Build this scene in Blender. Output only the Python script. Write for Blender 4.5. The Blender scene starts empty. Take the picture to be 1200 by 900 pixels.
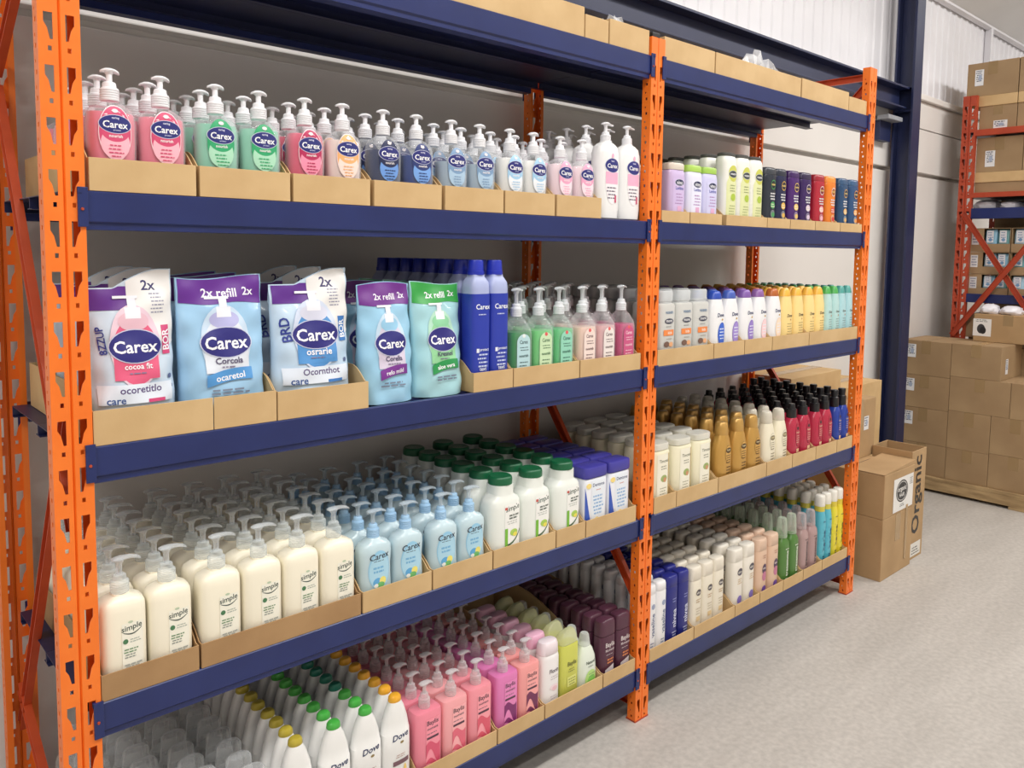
import bpy, bmesh, math, random
from mathutils import Matrix, Vector

# ------------------------------------------------------------------ camera, world, lights, exposure
scene = bpy.context.scene
COL = scene.collection
cam_data = bpy.data.cameras.new('camera')
cam = bpy.data.objects.new('camera', cam_data)
COL.objects.link(cam)
scene.camera = cam
RT = Vector((0.7395937, -0.6729464, 0.0120136)); UP = Vector((0.0455750, 0.0678811, 0.9966519)); FW = Vector((0.6715088, 0.7365700, -0.0808740))
cam.matrix_world = Matrix(((RT.x, UP.x, -FW.x, -0.336069), (RT.y, UP.y, -FW.y, -1.329242), (RT.z, UP.z, -FW.z, 1.296881), (0, 0, 0, 1)))
cam_data.sensor_width = 36.0
cam_data.sensor_fit = 'HORIZONTAL'
cam_data.lens = 936.2997 / 1200 * 36.0
cam_data.shift_x = -3.879 / 1200
cam_data.shift_y = -79.41 / 1200
cam_data.clip_start = 0.02

world = bpy.data.worlds.new('world')
scene.world = world
world.use_nodes = True
world.node_tree.nodes['Background'].inputs[0].default_value = (0.9, 0.95, 1.0, 1)
world.node_tree.nodes['Background'].inputs[1].default_value = 0.25

scene.view_settings.view_transform = 'Standard'
scene.view_settings.look = 'None'
scene.view_settings.gamma = 1.0
scene.view_settings.use_curve_mapping = False
scene.view_settings.exposure = -0.2
scene.cycles.transparent_max_bounces = 24
scene.cycles.max_bounces = 8
scene.cycles.caustics_reflective = False
scene.cycles.caustics_refractive = False

CEIL = 2.76
ROOF_SLOPE = 0.45
LAMPS = [(-1.8, -1.35), (0.2, -1.35), (2.2, -1.35), (4.2, -1.35), (6.4, -1.35), (-1.8, -3.3), (1.0, -3.3), (3.6, -3.3), (6.2, -3.3)]
LAMP_W = (40.0, 30.0)

# ------------------------------------------------------------------ materials
def lin(c):
    return tuple((v / 255 / 12.92) if v / 255 <= 0.04045 else ((v / 255 + 0.055) / 1.055) ** 2.4 for v in c)

MATS = {}
def base_mat(key):
    m = bpy.data.materials.new(key)
    m.use_nodes = True
    MATS[key] = m
    return m, m.node_tree.nodes, m.node_tree.links, m.node_tree.nodes['Principled BSDF']

def plastic(rgb, rough=0.35, metal=0.0, sss=0.0, coat=0.0):
    key = 'plastic_%d_%d_%d_%.2f_%.1f_%.2f_%.1f' % (*rgb, rough, metal, sss, coat)
    if key in MATS: return MATS[key]
    m, n, l, b = base_mat(key)
    b.inputs['Base Color'].default_value = (*lin(rgb), 1)
    b.inputs['Roughness'].default_value = rough
    b.inputs['Metallic'].default_value = metal
    b.inputs['Coat Weight'].default_value = coat
    if sss:
        b.inputs['Subsurface Weight'].default_value = sss
        b.inputs['Subsurface Radius'].default_value = (0.02, 0.02, 0.02)
        b.inputs['Subsurface Scale'].default_value = 0.5
    return m

def clear(rgb, alpha=0.25, rough=0.12):
    """thin clear or frosted plastic: part see-through, part milky, glossy at grazing angles"""
    key = 'clear_%d_%d_%d_%.2f_%.2f' % (*rgb, alpha, rough)
    if key in MATS: return MATS[key]
    m, n, l, b = base_mat(key)
    b.inputs['Base Color'].default_value = (*lin(rgb), 1)
    b.inputs['Roughness'].default_value = rough
    tr = n.new('ShaderNodeBsdfTransparent')
    lw = n.new('ShaderNodeLayerWeight'); lw.inputs[0].default_value = 0.35
    mr = n.new('ShaderNodeMapRange')
    mr.inputs['From Min'].default_value = 0.0; mr.inputs['From Max'].default_value = 1.0
    mr.inputs['To Min'].default_value = alpha; mr.inputs['To Max'].default_value = min(1.0, alpha + 0.5)
    l.new(lw.outputs['Facing'], mr.inputs['Value'])
    mx = n.new('ShaderNodeMixShader')
    l.new(mr.outputs[0], mx.inputs[0]); l.new(tr.outputs[0], mx.inputs[1]); l.new(b.outputs[0], mx.inputs[2])
    l.new(mx.outputs[0], n['Material Output'].inputs[0])
    return m

def noisy(key, c1, c2, scale, rough, stretch=(1, 1, 1), bump=0.0, detail=4.0, metal=0.0, lo=0.35, hi=0.65, bscale=None):
    if key in MATS: return MATS[key]
    m, n, l, b = base_mat(key)
    tc = n.new('ShaderNodeTexCoord'); mp = n.new('ShaderNodeMapping'); mp.inputs['Scale'].default_value = stretch
    nz = n.new('ShaderNodeTexNoise'); nz.inputs['Scale'].default_value = scale; nz.inputs['Detail'].default_value = detail
    cr = n.new('ShaderNodeValToRGB')
    cr.color_ramp.elements[0].position = lo; cr.color_ramp.elements[1].position = hi
    cr.color_ramp.elements[0].color = (*lin(c1), 1); cr.color_ramp.elements[1].color = (*lin(c2), 1)
    l.new(tc.outputs['Object'], mp.inputs[0]); l.new(mp.outputs[0], nz.inputs[0]); l.new(nz.outputs[0], cr.inputs[0]); l.new(cr.outputs[0], b.inputs['Base Color'])
    b.inputs['Roughness'].default_value = rough
    b.inputs['Metallic'].default_value = metal
    if bump:
        bp = n.new('ShaderNodeBump'); bp.inputs['Strength'].default_value = bump; bp.inputs['Distance'].default_value = 0.002
        if bscale:
            nz2 = n.new('ShaderNodeTexNoise'); nz2.inputs['Scale'].default_value = bscale; l.new(mp.outputs[0], nz2.inputs[0]); l.new(nz2.outputs[0], bp.inputs['Height'])
        else:
            l.new(nz.outputs[0], bp.inputs['Height'])
        l.new(bp.outputs[0], b.inputs['Normal'])
    return m

CARD = noisy('cardboard', (198, 164, 116), (210, 178, 130), 9, 0.75, bump=0.05, bscale=260)
CARD_DARK = noisy('cardboard_brown', (160, 124, 84), (174, 138, 96), 9, 0.8, bump=0.05, bscale=260)
CARTON = noisy('carton_board', (172, 140, 100), (186, 153, 112), 6, 0.75, bump=0.06, bscale=200)
CARTON_OLD = noisy('carton_board_dull', (156, 128, 94), (170, 142, 106), 5, 0.75, bump=0.06, bscale=200)
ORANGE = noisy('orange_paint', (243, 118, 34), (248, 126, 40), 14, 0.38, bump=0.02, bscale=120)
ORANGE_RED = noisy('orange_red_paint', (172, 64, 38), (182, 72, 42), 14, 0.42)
BRACE = noisy('brace_paint', (190, 72, 34), (202, 80, 38), 20, 0.45)
BLUE = noisy('blue_paint', (29, 41, 94), (33, 46, 102), 10, 0.32, bump=0.02, bscale=90)
NAVY = noisy('navy_steel', (28, 34, 72), (33, 39, 80), 6, 0.4)
STEEL_BLUE = noisy('steelwork_blue', (28, 36, 72), (33, 41, 78), 5, 0.4)
FLOOR = None
WALLM = noisy('wall_panel_white', (226, 222, 218), (232, 228, 224), 2, 0.6)
WALL_DIM = noisy('wall_block_grey', (206, 202, 196), (216, 212, 206), 2, 0.8)
SHEET = noisy('white_cladding', (224, 223, 228), (232, 231, 236), 3, 0.45)
CEILM = noisy('ceiling_white', (226, 226, 226), (232, 232, 232), 2, 0.8)
WOOD = noisy('pallet_wood', (150, 124, 88), (186, 158, 116), 8, 0.8, stretch=(6, 1, 6), bump=0.2)
BLACK = plastic((24, 24, 28), 0.35)
WHITE = plastic((238, 236, 234), 0.35)
PAPER = plastic((232, 232, 232), 0.6)
INK = plastic((40, 40, 44), 0.6)
TAPE = clear((190, 160, 118), 0.55, 0.15)
GREY = plastic((150, 152, 158), 0.5)

# ------------------------------------------------------------------ mesh helpers
def finish(name, verts, faces, mats, idx=None, smooth=True, angle=40):
    me = bpy.data.meshes.new(name)
    me.from_pydata(verts, [], faces)
    if not isinstance(mats, (list, tuple)): mats = [mats]
    for m in mats: me.materials.append(m)
    if idx:
        for p, i in zip(me.polygons, idx): p.material_index = i
    bm = bmesh.new(); bm.from_mesh(me)
    bmesh.ops.recalc_face_normals(bm, faces=bm.faces) if idx is None else None
    bm.to_mesh(me); bm.free()
    if smooth:
        me.shade_smooth()
        me.set_sharp_from_angle(angle=math.radians(angle))
    me.update()
    return me

def bm_mesh(name, bm, mat, smooth=False):
    bmesh.ops.recalc_face_normals(bm, faces=bm.faces)
    me = bpy.data.meshes.new(name)
    bm.to_mesh(me); bm.free()
    me.materials.append(mat)
    if smooth:
        me.shade_smooth(); me.set_sharp_from_angle(angle=math.radians(40))
    return me

def add_box(bm, x0, x1, y0, y1, z0, z1, bev=0.0):
    vs = [bm.verts.new(p) for p in ((x0, y0, z0), (x1, y0, z0), (x1, y1, z0), (x0, y1, z0), (x0, y0, z1), (x1, y0, z1), (x1, y1, z1), (x0, y1, z1))]
    fs = [bm.faces.new([vs[i] for i in f]) for f in ((3, 2, 1, 0), (4, 5, 6, 7), (0, 1, 5, 4), (1, 2, 6, 5), (2, 3, 7, 6), (3, 0, 4, 7))]
    if bev:
        es = list({e for f in fs for e in f.edges})
        bmesh.ops.bevel(bm, geom=es, offset=bev, segments=2, affect='EDGES', profile=0.6)

def box_mesh(name, x0, x1, y0, y1, z0, z1, mat, bev=0.0):
    bm = bmesh.new(); add_box(bm, x0, x1, y0, y1, z0, z1, bev)
    return bm_mesh(name, bm, mat)

def extrude_poly(name, pts, axis, a0, a1, mat, smooth=False):
    """pts: 2-D outline; axis 'x': (y,z) outline run along x; 'y': (x,z) along y; 'z': (x,y) along z"""
    def P(p, a):
        return {'x': (a, p[0], p[1]), 'y': (p[0], a, p[1]), 'z': (p[0], p[1], a)}[axis]
    bm = bmesh.new()
    A = [bm.verts.new(P(p, a0)) for p in pts]; B = [bm.verts.new(P(p, a1)) for p in pts]
    k = len(pts)
    for i in range(k): bm.faces.new((A[i], A[(i + 1) % k], B[(i + 1) % k], B[i]))
    bm.faces.new(A[::-1]); bm.faces.new(B)
    return bm_mesh(name, bm, mat, smooth)

def bar_mesh(name, p, q, wdt, thk, mat):
    """flat channel bar from p to q"""
    p, q = Vector(p), Vector(q); d = (q - p); L = d.length; d.normalize()
    side = d.cross(Vector((1, 0, 0))); side = side.normalized() if side.length > 0.01 else Vector((0, 1, 0))
    nrm = d.cross(side).normalized()
    bm = bmesh.new()
    prof = [(-wdt / 2, -thk), (wdt / 2, -thk), (wdt / 2, thk), (wdt / 2 - 0.002, thk), (wdt / 2 - 0.002, -thk + 0.002), (-wdt / 2 + 0.002, -thk + 0.002), (-wdt / 2 + 0.002, thk), (-wdt / 2, thk)]
    A = [bm.verts.new(p + side * a + nrm * b) for a, b in prof]; B = [bm.verts.new(q + side * a + nrm * b) for a, b in prof]
    k = len(prof)
    for i in range(k): bm.faces.new((A[i], A[(i + 1) % k], B[(i + 1) % k], B[i]))
    bm.faces.new(A[::-1]); bm.faces.new(B)
    return bm_mesh(name, bm, mat)

def sup(t, e):
    c, s = math.cos(t), math.sin(t)
    return math.copysign(abs(c) ** (2 / e), c), math.copysign(abs(s) ** (2 / e), s)

def loft(name, rings, mat, e=2.6, seg=28, cx=0.0, cy=0.0):
    """rings: (z, half width, half depth[, x offset]) stacked upward; closed at both ends"""
    V, F = [], []
    ang = [2 * math.pi * (i + 0.5) / seg for i in range(seg)]
    for r in rings:
        ox = r[3] if len(r) > 3 else 0.0
        for t in ang:
            a, b = sup(t, e)
            V.append((cx + ox + r[1] * a, cy + r[2] * b, r[0]))
    for k in range(len(rings) - 1):
        for i in range(seg):
            j = (i + 1) % seg
            F.append((k * seg + i, k * seg + j, (k + 1) * seg + j, (k + 1) * seg + i))
    F.append(tuple(range(seg))[::-1])
    F.append(tuple(range((len(rings) - 1) * seg, len(rings) * seg)))
    return finish(name, V, F, mat)

def join_lofts(name, parts, mat):
    bm = bmesh.new()
    for me in parts:
        bm.from_mesh(me)
        bpy.data.meshes.remove(me)
    me = bpy.data.meshes.new(name); bm.to_mesh(me); bm.free()
    me.materials.clear(); me.materials.append(mat)
    me.shade_smooth(); me.set_sharp_from_angle(angle=math.radians(40))
    return me

def loft_x(name, secs, mat, seg=12):
    """secs: (x, half y, half z, z centre): a spout lofted along x"""
    V, F = [], []
    for s in secs:
        for i in range(seg):
            t = 2 * math.pi * i / seg
            a, b = sup(t, 2.6)
            V.append((s[0], s[1] * a, s[3] + s[2] * b))
    for k in range(len(secs) - 1):
        for i in range(seg):
            j = (i + 1) % seg
            F.append((k * seg + i, k * seg + j, (k + 1) * seg + j, (k + 1) * seg + i))
    F.append(tuple(range(seg))[::-1]); F.append(tuple(range((len(secs) - 1) * seg, len(secs) * seg)))
    return finish(name, V, F, mat)

# ------------------------------------------------------------------ flat print (labels)
TEXT = {}
def text_tris(s):
    if s in TEXT: return TEXT[s]
    cu = bpy.data.curves.new('text', 'FONT')
    cu.body = s; cu.resolution_u = 2; cu.offset = 0.018; cu.fill_mode = 'FRONT'
    ob = bpy.data.objects.new('text', cu); COL.objects.link(ob)
    bpy.context.view_layer.update()
    me = bpy.data.meshes.new_from_object(ob.evaluated_get(bpy.context.evaluated_depsgraph_get()))
    v = [(p.co.x, p.co.y) for p in me.vertices]; f = [tuple(p.vertices) for p in me.polygons]
    bpy.data.meshes.remove(me); bpy.data.objects.remove(ob); bpy.data.curves.remove(cu)
    x0 = min(p[0] for p in v); x1 = max(p[0] for p in v); y0 = min(p[1] for p in v); y1 = max(p[1] for p in v)
    w = x1 - x0
    v = [((p[0] - (x0 + x1) / 2) / w, (p[1] - (y0 + y1) / 2) / w) for p in v]
    TEXT[s] = (v, f)
    return TEXT[s]

def art_polys(item, rnd):
    """returns list of (verts2d, faces)"""
    k = item[0]
    if k == 'e':                                   # ellipse cx cz rx rz
        _, cx, cz, rx, rz = item[:5]
        V = [(cx, cz)]; F = []
        n, R = 28, 5
        for r in range(1, R + 1):
            for i in range(n):
                t = 2 * math.pi * i / n
                V.append((cx + rx * r / R * math.cos(t), cz + rz * r / R * math.sin(t)))
        for i in range(n):
            j = (i + 1) % n
            F.append((0, 1 + i, 1 + j))
            for r in range(R - 1):
                a = 1 + r * n
                F.append((a + i, a + n + i, a + n + j, a + j))
        return V, F
    if k == 'r':                                   # rectangle x0 x1 z0 z1 [slant]
        _, x0, x1, z0, z1 = item[:5]
        sl = item[6] if len(item) > 6 else 0.0
        nx = max(1, int((x1 - x0) / 0.005)); nz = max(1, int((z1 - z0) / 0.006))
        V = [(x0 + (x1 - x0) * i / nx, z0 + (z1 - z0) * j / nz + sl * (x0 + (x1 - x0) * i / nx)) for j in range(nz + 1) for i in range(nx + 1)]
        F = [(j * (nx + 1) + i, j * (nx + 1) + i + 1, (j + 1) * (nx + 1) + i + 1, (j + 1) * (nx + 1) + i) for j in range(nz) for i in range(nx)]
        return V, F
    if k == 'p':                                   # polygon between two curves: list of (x, zlow, zhigh)
        pts = item[1]
        V, F = [], []
        m = 8
        for (x, a, b) in pts:
            for j in range(m + 1): V.append((x, a + (b - a) * j / m))
        for i in range(len(pts) - 1):
            for j in range(m):
                q = i * (m + 1) + j
                F.append((q, q + m + 1, q + m + 2, q + 1))
        return V, F
    if k == 't':                                   # text s cx cz width col rot shear hscale
        _, s, cx, cz, wd = item[:5]
        rot = math.radians(item[6]) if len(item) > 6 else 0.0
        sh = item[7] if len(item) > 7 else 0.0
        hs = item[8] if len(item) > 8 else 1.0
        v, f = text_tris(s)
        c, sn = math.cos(rot), math.sin(rot)
        V = []
        for x, z in v:
            z *= hs
            x, z = (x + sh * z) * wd, z * wd
            V.append((cx + x * c - z * sn, cz + x * sn + z * c))
        return V, f
    if k == 'l':                                   # lines of fine print x0 x1 ztop n pitch h col
        _, x0, x1, zt, n, pitch, h = item[:7]
        V, F = [], []
        for i in range(n):
            x = x0 + rnd.random() * 0.15 * (x1 - x0); end = x1 - rnd.random() * 0.25 * (x1 - x0)
            z = zt - i * pitch
            while x < end:
                w = (x1 - x0) * (0.1 + rnd.random() * 0.2); xe = min(x + w, end)
                b = len(V); V += [(x, z - h), (xe, z - h), (xe, z), (x, z)]; F.append((b, b + 1, b + 2, b + 3))
                x = xe + (x1 - x0) * 0.05
        return V, F

def colour_of(item):
    return item[{'e': 5, 'r': 5, 'p': 2, 't': 5, 'l': 7}[item[0]]]

def refine(v, f, maxlen):
    bm = bmesh.new()
    vs = [bm.verts.new((x, z, 0)) for x, z in v]
    for q in f:
        try: bm.faces.new([vs[i] for i in q])
        except ValueError: pass
    bmesh.ops.triangulate(bm, faces=bm.faces)
    for _ in range(5):
        es = [e for e in bm.edges if e.calc_length() > maxlen]
        if not es: break
        bmesh.ops.subdivide_edges(bm, edges=es, cuts=1)
        bmesh.ops.triangulate(bm, faces=bm.faces)
    bm.verts.index_update()
    V = [(p.co.x, p.co.y) for p in bm.verts]; F = [tuple(p.index for p in q.verts) for q in bm.faces]
    bm.free()
    return V, F

def label_mesh(name, art, front, off=0.0005, seed=1, sub=0, step=0.00009):
    rnd = random.Random(seed)
    V, F, I, mats = [], [], [], []
    for n, item in enumerate(art):
        c = colour_of(item)
        m = plastic(c, 0.42) if isinstance(c, tuple) else c
        if m not in mats: mats.append(m)
        v, f = art_polys(item, rnd)
        if sub: v, f = refine(v, f, sub)
        b = len(V)
        o = off + step * n
        V += [(x, front(x, z) - o, z) for x, z in v]
        for q in f:
            # keep every face looking toward -Y
            (x0, z0), (x1, z1), (x2, z2) = v[q[0]], v[q[1]], v[q[2]]
            cr = (x1 - x0) * (z2 - z0) - (x2 - x0) * (z1 - z0)
            q2 = tuple(b + i for i in (q if cr > 0 else q[::-1]))
            F.append(q2); I.append(mats.index(m))
    me = finish(name, V, F, mats, I, smooth=False)
    me.shade_smooth()
    return me

def front_of(rings, e):
    rs = sorted(rings, key=lambda r: r[0])
    def f(x, z):
        a = rs[0]; b = rs[-1]
        for i in range(len(rs) - 1):
            if rs[i][0] <= z <= rs[i + 1][0]: a, b = rs[i], rs[i + 1]; break
        t = 0.0 if b[0] == a[0] else min(1, max(0, (z - a[0]) / (b[0] - a[0])))
        hw = a[1] + (b[1] - a[1]) * t; hd = a[2] + (b[2] - a[2]) * t
        q = min(0.999, abs(x / hw)) ** e
        return -hd * (1 - q) ** (1 / e)
    return f

# ------------------------------------------------------------------ object helpers
def link(name, data, parent=None, loc=None, rz=0.0):
    o = bpy.data.objects.new(name, data)
    COL.objects.link(o)
    if parent is not None: o.parent = parent
    if loc is not None: o.location = loc
    if rz: o.rotation_euler = (0, 0, rz)
    return o

def tag(o, label, cat, group=None):
    o['label'] = label; o['category'] = cat
    if group: o['group'] = group
    return o

def thing(name, label, cat, loc=(0, 0, 0), rz=0.0, group=None):
    return tag(link(name, None, None, loc, rz), label, cat, group)

def struct(name, me, parent=None):
    o = link(name, me, parent)
    if parent is None: o['kind'] = 'structure'
    return o

# ------------------------------------------------------------------ the room
W = 0.539
m, n, l, b = base_mat('concrete_floor')
tc = n.new('ShaderNodeTexCoord'); mp = n.new('ShaderNodeMapping'); mp.inputs['Scale'].default_value = (0.8, 4.0, 1.0); mp.inputs['Rotation'].default_value = (0, 0, 0.12)
nz = n.new('ShaderNodeTexNoise'); nz.inputs['Scale'].default_value = 1.6; nz.inputs['Detail'].default_value = 8; nz.inputs['Roughness'].default_value = 0.62
cr = n.new('ShaderNodeValToRGB'); cr.color_ramp.elements[0].position = 0.3; cr.color_ramp.elements[1].position = 0.72
cr.color_ramp.elements[0].color = (*lin((176, 171, 165)), 1); cr.color_ramp.elements[1].color = (*lin((193, 188, 182)), 1)
n2 = n.new('ShaderNodeTexNoise'); n2.inputs['Scale'].default_value = 60; n2.inputs['Detail'].default_value = 5
mx = n.new('ShaderNodeMix'); mx.data_type = 'RGBA'; mx.blend_type = 'OVERLAY'; mx.inputs[0].default_value = 0.28
l.new(tc.outputs['Object'], mp.inputs[0]); l.new(mp.outputs[0], nz.inputs[0]); l.new(tc.outputs['Object'], n2.inputs[0])
l.new(nz.outputs[0], cr.inputs[0]); l.new(cr.outputs[0], mx.inputs[6]); l.new(n2.outputs[0], mx.inputs[7]); l.new(mx.outputs[2], b.inputs['Base Color'])
b.inputs['Roughness'].default_value = 0.5
FLOOR = m

X0, X1, Y0 = -3.5, 8.6, -4.6
struct('floor', box_mesh('floor', X0, X1, Y0, W, -0.1, 0.0, FLOOR))
roof = lambda y: CEIL + ROOF_SLOPE * (W - y)
struct('ceiling', extrude_poly('ceiling', [(W + 0.1, CEIL), (W, CEIL), (Y0, roof(Y0)), (Y0, roof(Y0) + 0.1), (W + 0.1, CEIL + 0.1)], 'x', X0, X1, CEILM))
struct('wall_front', box_mesh('wall_front', X0, X1, Y0 - 0.1, Y0, 0, roof(Y0), WALL_DIM))
gable = [(W + 0.1, 0), (W + 0.1, CEIL), (W, CEIL), (Y0, roof(Y0)), (Y0, 0)]
struct('wall_right', extrude_poly('wall_right', gable, 'x', X1, X1 + 0.1, WALL_DIM))
struct('wall_left', extrude_poly('wall_left', gable, 'x', X0 - 0.1, X0, WALL_DIM))
wb = struct('wall_back', box_mesh('wall_back', X0, X1, W + 0.03, W + 0.13, 0, CEIL, WALLM))
link('wall_panel', box_mesh('lower_panel', X0, X1, W, W + 0.029, 0, 1.752, WALLM, 0.002), wb)
link('wall_panel', box_mesh('middle_panel', X0, X1, W - 0.012, W + 0.029, 1.772, 2.012, WALLM, 0.003), wb)
link('wall_panel', box_mesh('upper_panel', X0, X1, W - 0.012, W + 0.029, 2.018, 2.165, WALLM, 0.002), wb)
link('ledge', box_mesh('ledge', X0, X1, W - 0.035, W + 0.029, 2.168, 2.2, WALLM, 0.004), wb)
# profiled cladding above the ledge
V, F = [], []
xs = []
p = X0
while p < X1 - 0.1:
    xs += [(p, 0.0), (p + 0.045, 0.0), (p + 0.053, 0.006), (p + 0.082, 0.006), (p + 0.09, 0.0)]
    p += 0.09
for (x, d) in xs:
    V += [(x, W + 0.012 - d, 2.2), (x, W + 0.012 - d, CEIL)]
for i in range(len(xs) - 1): F.append((2 * i, 2 * i + 2, 2 * i + 3, 2 * i + 1))
me = bpy.data.meshes.new('profiled_sheet'); me.from_pydata(V, [], F); me.materials.append(SHEET); me.update()
link('profiled_sheet', me, wb)
link('sheet_joint', box_mesh('sheet_joint', 5.44, 5.475, W - 0.03, W + 0.01, 2.2, CEIL, SHEET, 0.003), wb)
struct('trim_1', extrude_poly('trim_1', [(W - 0.03, CEIL + 0.012), (W - 0.03, CEIL - 0.002), (W - 0.012, CEIL - 0.010), (W, CEIL - 0.010), (W, CEIL)], 'x', X0, X1, SHEET))

# steel column and horizontal steel beam against the wall
c = thing('steel_column', 'dark blue steel column rising against the white wall', 'column', (4.0, 0.40, 0))
def cpart(nm, *a, par=c): return link(nm, box_mesh(nm, *a, STEEL_BLUE, 0.002), par)
cpart('flange', 0, 0.1, 0, 0.013, 0, CEIL)
cpart('flange', 0, 0.1, 0.091, 0.102, 0, CEIL)
cpart('web', 0.043, 0.057, 0.013, 0.091, 0, CEIL)
for zz in (2.045, 2.165): cpart('stiffener', 0.001, 0.043, 0.013, 0.091, zz, zz + 0.008)
cpart('base_plate', -0.04, 0.14, -0.03, 0.102, 0, 0.012)
s = thing('steel_wall_beam', 'long dark blue steel beam running along the wall above the rack', 'beam', (X0 + 0.05, 0, 0))
LB = 3.995 - X0 - 0.05
def bpart(nm, y0, y1, z0, z1): return link(nm, box_mesh(nm, 0, LB, y0, y1, z0, z1, STEEL_BLUE, 0.0015), s)
bpart('flange', 0.42, 0.5, 2.156, 2.166); bpart('flange', 0.43, 0.5, 2.058, 2.066); bpart('web', 0.468, 0.476, 2.066, 2.156)
bk = thing('wall_bracket', 'small grey steel bracket beside the blue column', 'bracket', (3.81, 0.44, 1.99))
link('arm', box_mesh('arm', 0, 0.17, 0.0, 0.06, 0.0, 0.022, GREY, 0.003), bk)
link('plate', box_mesh('plate', 0.02, 0.15, 0.05, 0.085, -0.1, 0.0, STEEL_BLUE, 0.003), bk)

# ceiling lamps (out of frame, above the aisle)
LAMPG = plastic((235, 235, 235), 0.5)
LEDM, n_, l_, b_ = base_mat('led_panel')
b_.inputs['Emission Color'].default_value = (1, 0.98, 0.95, 1); b_.inputs['Emission Strength'].default_value = 2.0
for i, (x, y) in enumerate(LAMPS):
    ordn = ['first', 'second', 'third', 'fourth', 'fifth'][i if i < 5 else i - 5]
    t = thing('ceiling_light', 'white led ceiling panel, %s from the left, %s row over the aisle' % (ordn, 'near rack' if i < 5 else 'far'), 'ceiling light', (x, y, roof(y) - 0.12), 0, 'led ceiling panels')
    link('housing', box_mesh('housing', -0.61, 0.61, -0.16, 0.16, -0.04, -0.001, LAMPG, 0.004), t)
    link('diffuser', box_mesh('diffuser', -0.59, 0.59, -0.14, 0.14, -0.044, -0.0405, LEDM), t)
    for sx in (-0.5, 0.5): link('hanger_rod', box_mesh('hanger_rod', sx - 0.004, sx + 0.004, -0.004, 0.004, -0.002, 0.118, GREY), t)
    ld = bpy.data.lights.new('lamp_light', 'AREA'); ld.shape = 'RECTANGLE'; ld.size = 1.18; ld.size_y = 0.28; ld.energy = LAMP_W[0 if i < 5 else 1]; ld.color = (1.0, 0.975, 0.94)
    lo = link('lamp_light', ld, t, (0, 0, -0.05))

# ------------------------------------------------------------------ the shelving rack
PW, PD = 0.0556, 0.028
L1, XB, XC = 1.342, 2.607, 2.6626
ZS = {'top': 1.8066, 1: 1.3804, 2: 0.9884, 3: 0.5760, 4: 0.1502}
BH = 0.0585
DEPTH = 0.484

def tri_cell(wd, ht, holes):
    bm = bmesh.new()
    def loop(pts):
        vs = [bm.verts.new((x, z, 0)) for x, z in pts]
        return [bm.edges.new((vs[i], vs[(i + 1) % len(vs)])) for i in range(len(vs))]
    es = loop([(0, 0), (wd, 0), (wd, ht), (0, ht)])
    for h in holes: es += loop(h)
    bmesh.ops.triangle_fill(bm, edges=es, use_beauty=True, use_dissolve=False)
    bm.verts.index_update()
    V = [(v.co.x, v.co.y) for v in bm.verts]; F = [tuple(v.index for v in f.verts) for f in bm.faces]
    bm.free()
    return V, F

def plate(cells, height, mapf, thick, out):
    """cells: (wd, pitch, holes) repeated up the height; mapf(a, z, depth) -> point"""
    V, F = out
    wd, pitch, holes = cells
    cv, cf = tri_cell(wd, pitch, holes)
    k = 0
    while (k + 1) * pitch <= height + 1e-6:
        z0 = k * pitch
        for d in (0, thick):
            bse = len(V)
            V += [mapf(a, z + z0, d) for a, z in cv]
            F += [tuple(bse + i for i in (f if d == 0 else f[::-1])) for f in cf]
        for h in holes:
            bse = len(V); m_ = len(h)
            V += [mapf(a, z + z0, 0) for a, z in h] + [mapf(a, z + z0, thick) for a, z in h]
            for i in range(m_):
                j = (i + 1) % m_
                F.append((bse + i, bse + j, bse + m_ + j, bse + m_ + i))
        k += 1
    zt = k * pitch
    if zt < height - 1e-4:
        bse = len(V)
        V += [mapf(a, z, 0) for a, z in ((0, zt), (wd, zt), (wd, height), (0, height))]
        F.append((bse, bse + 1, bse + 2, bse + 3))

def post_mesh(name, height, mat):
    V, F = [], []
    half = PW / 2 - 0.002
    pitch = 0.0748
    slotL = [(0.0075, 0.062), (0.0195, 0.062), (0.0195, 0.024), (0.0155, 0.024), (0.012, 0.040), (0.0075, 0.048)]
    sqL = [(0.0125, 0.0075), (0.0175, 0.0075), (0.0175, 0.0145), (0.0125, 0.0145)]
    mir = lambda h: [(half - a, z) for a, z in h][::-1]
    th = 0.002
    plate((half, pitch, [slotL, sqL]), height, lambda a, z, d: (a, d, z), th, (V, F))
    plate((half, pitch, [mir(slotL), mir(sqL)]), height, lambda a, z, d: (PW / 2 + 0.002 + a, d, z), th, (V, F))
    def quad(*p):
        b_ = len(V); V.extend(p); F.append((b_, b_ + 1, b_ + 2, b_ + 3))
    xa, xb, xm = half, PW / 2 + 0.002, PW / 2
    quad((xa, 0, 0), (xm, 0.0035, 0), (xm, 0.0035, height), (xa, 0, height))
    quad((xm, 0.0035, 0), (xb, 0, 0), (xb, 0, height), (xm, 0.0035, height))
    hole = [(PD / 2 - 0.003, 0.011), (PD / 2 + 0.003, 0.011), (PD / 2 + 0.003, 0.018), (PD / 2 - 0.003, 0.018)]
    hole2 = [(PD / 2 + 0.002, 0.028), (PD / 2 + 0.006, 0.028), (PD / 2 + 0.006, 0.033), (PD / 2 + 0.002, 0.033)]
    plate((PD, pitch / 2, [hole, hole2]), height, lambda a, z, d: (d, a, z), th, (V, F))
    plate((PD, pitch / 2, [hole, hole2]), height, lambda a, z, d: (PW - d, a, z), th, (V, F))
    # return lips at the open back
    quad((0, PD, 0), (0.011, PD, 0), (0.011, PD, height), (0, PD, height))
    quad((PW, PD, 0), (PW - 0.011, PD, 0), (PW - 0.011, PD, height), (PW, PD, height))
    me = bpy.data.meshes.new(name); me.from_pydata(V, [], F); me.materials.append(mat)
    me.update()
    return me

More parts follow.
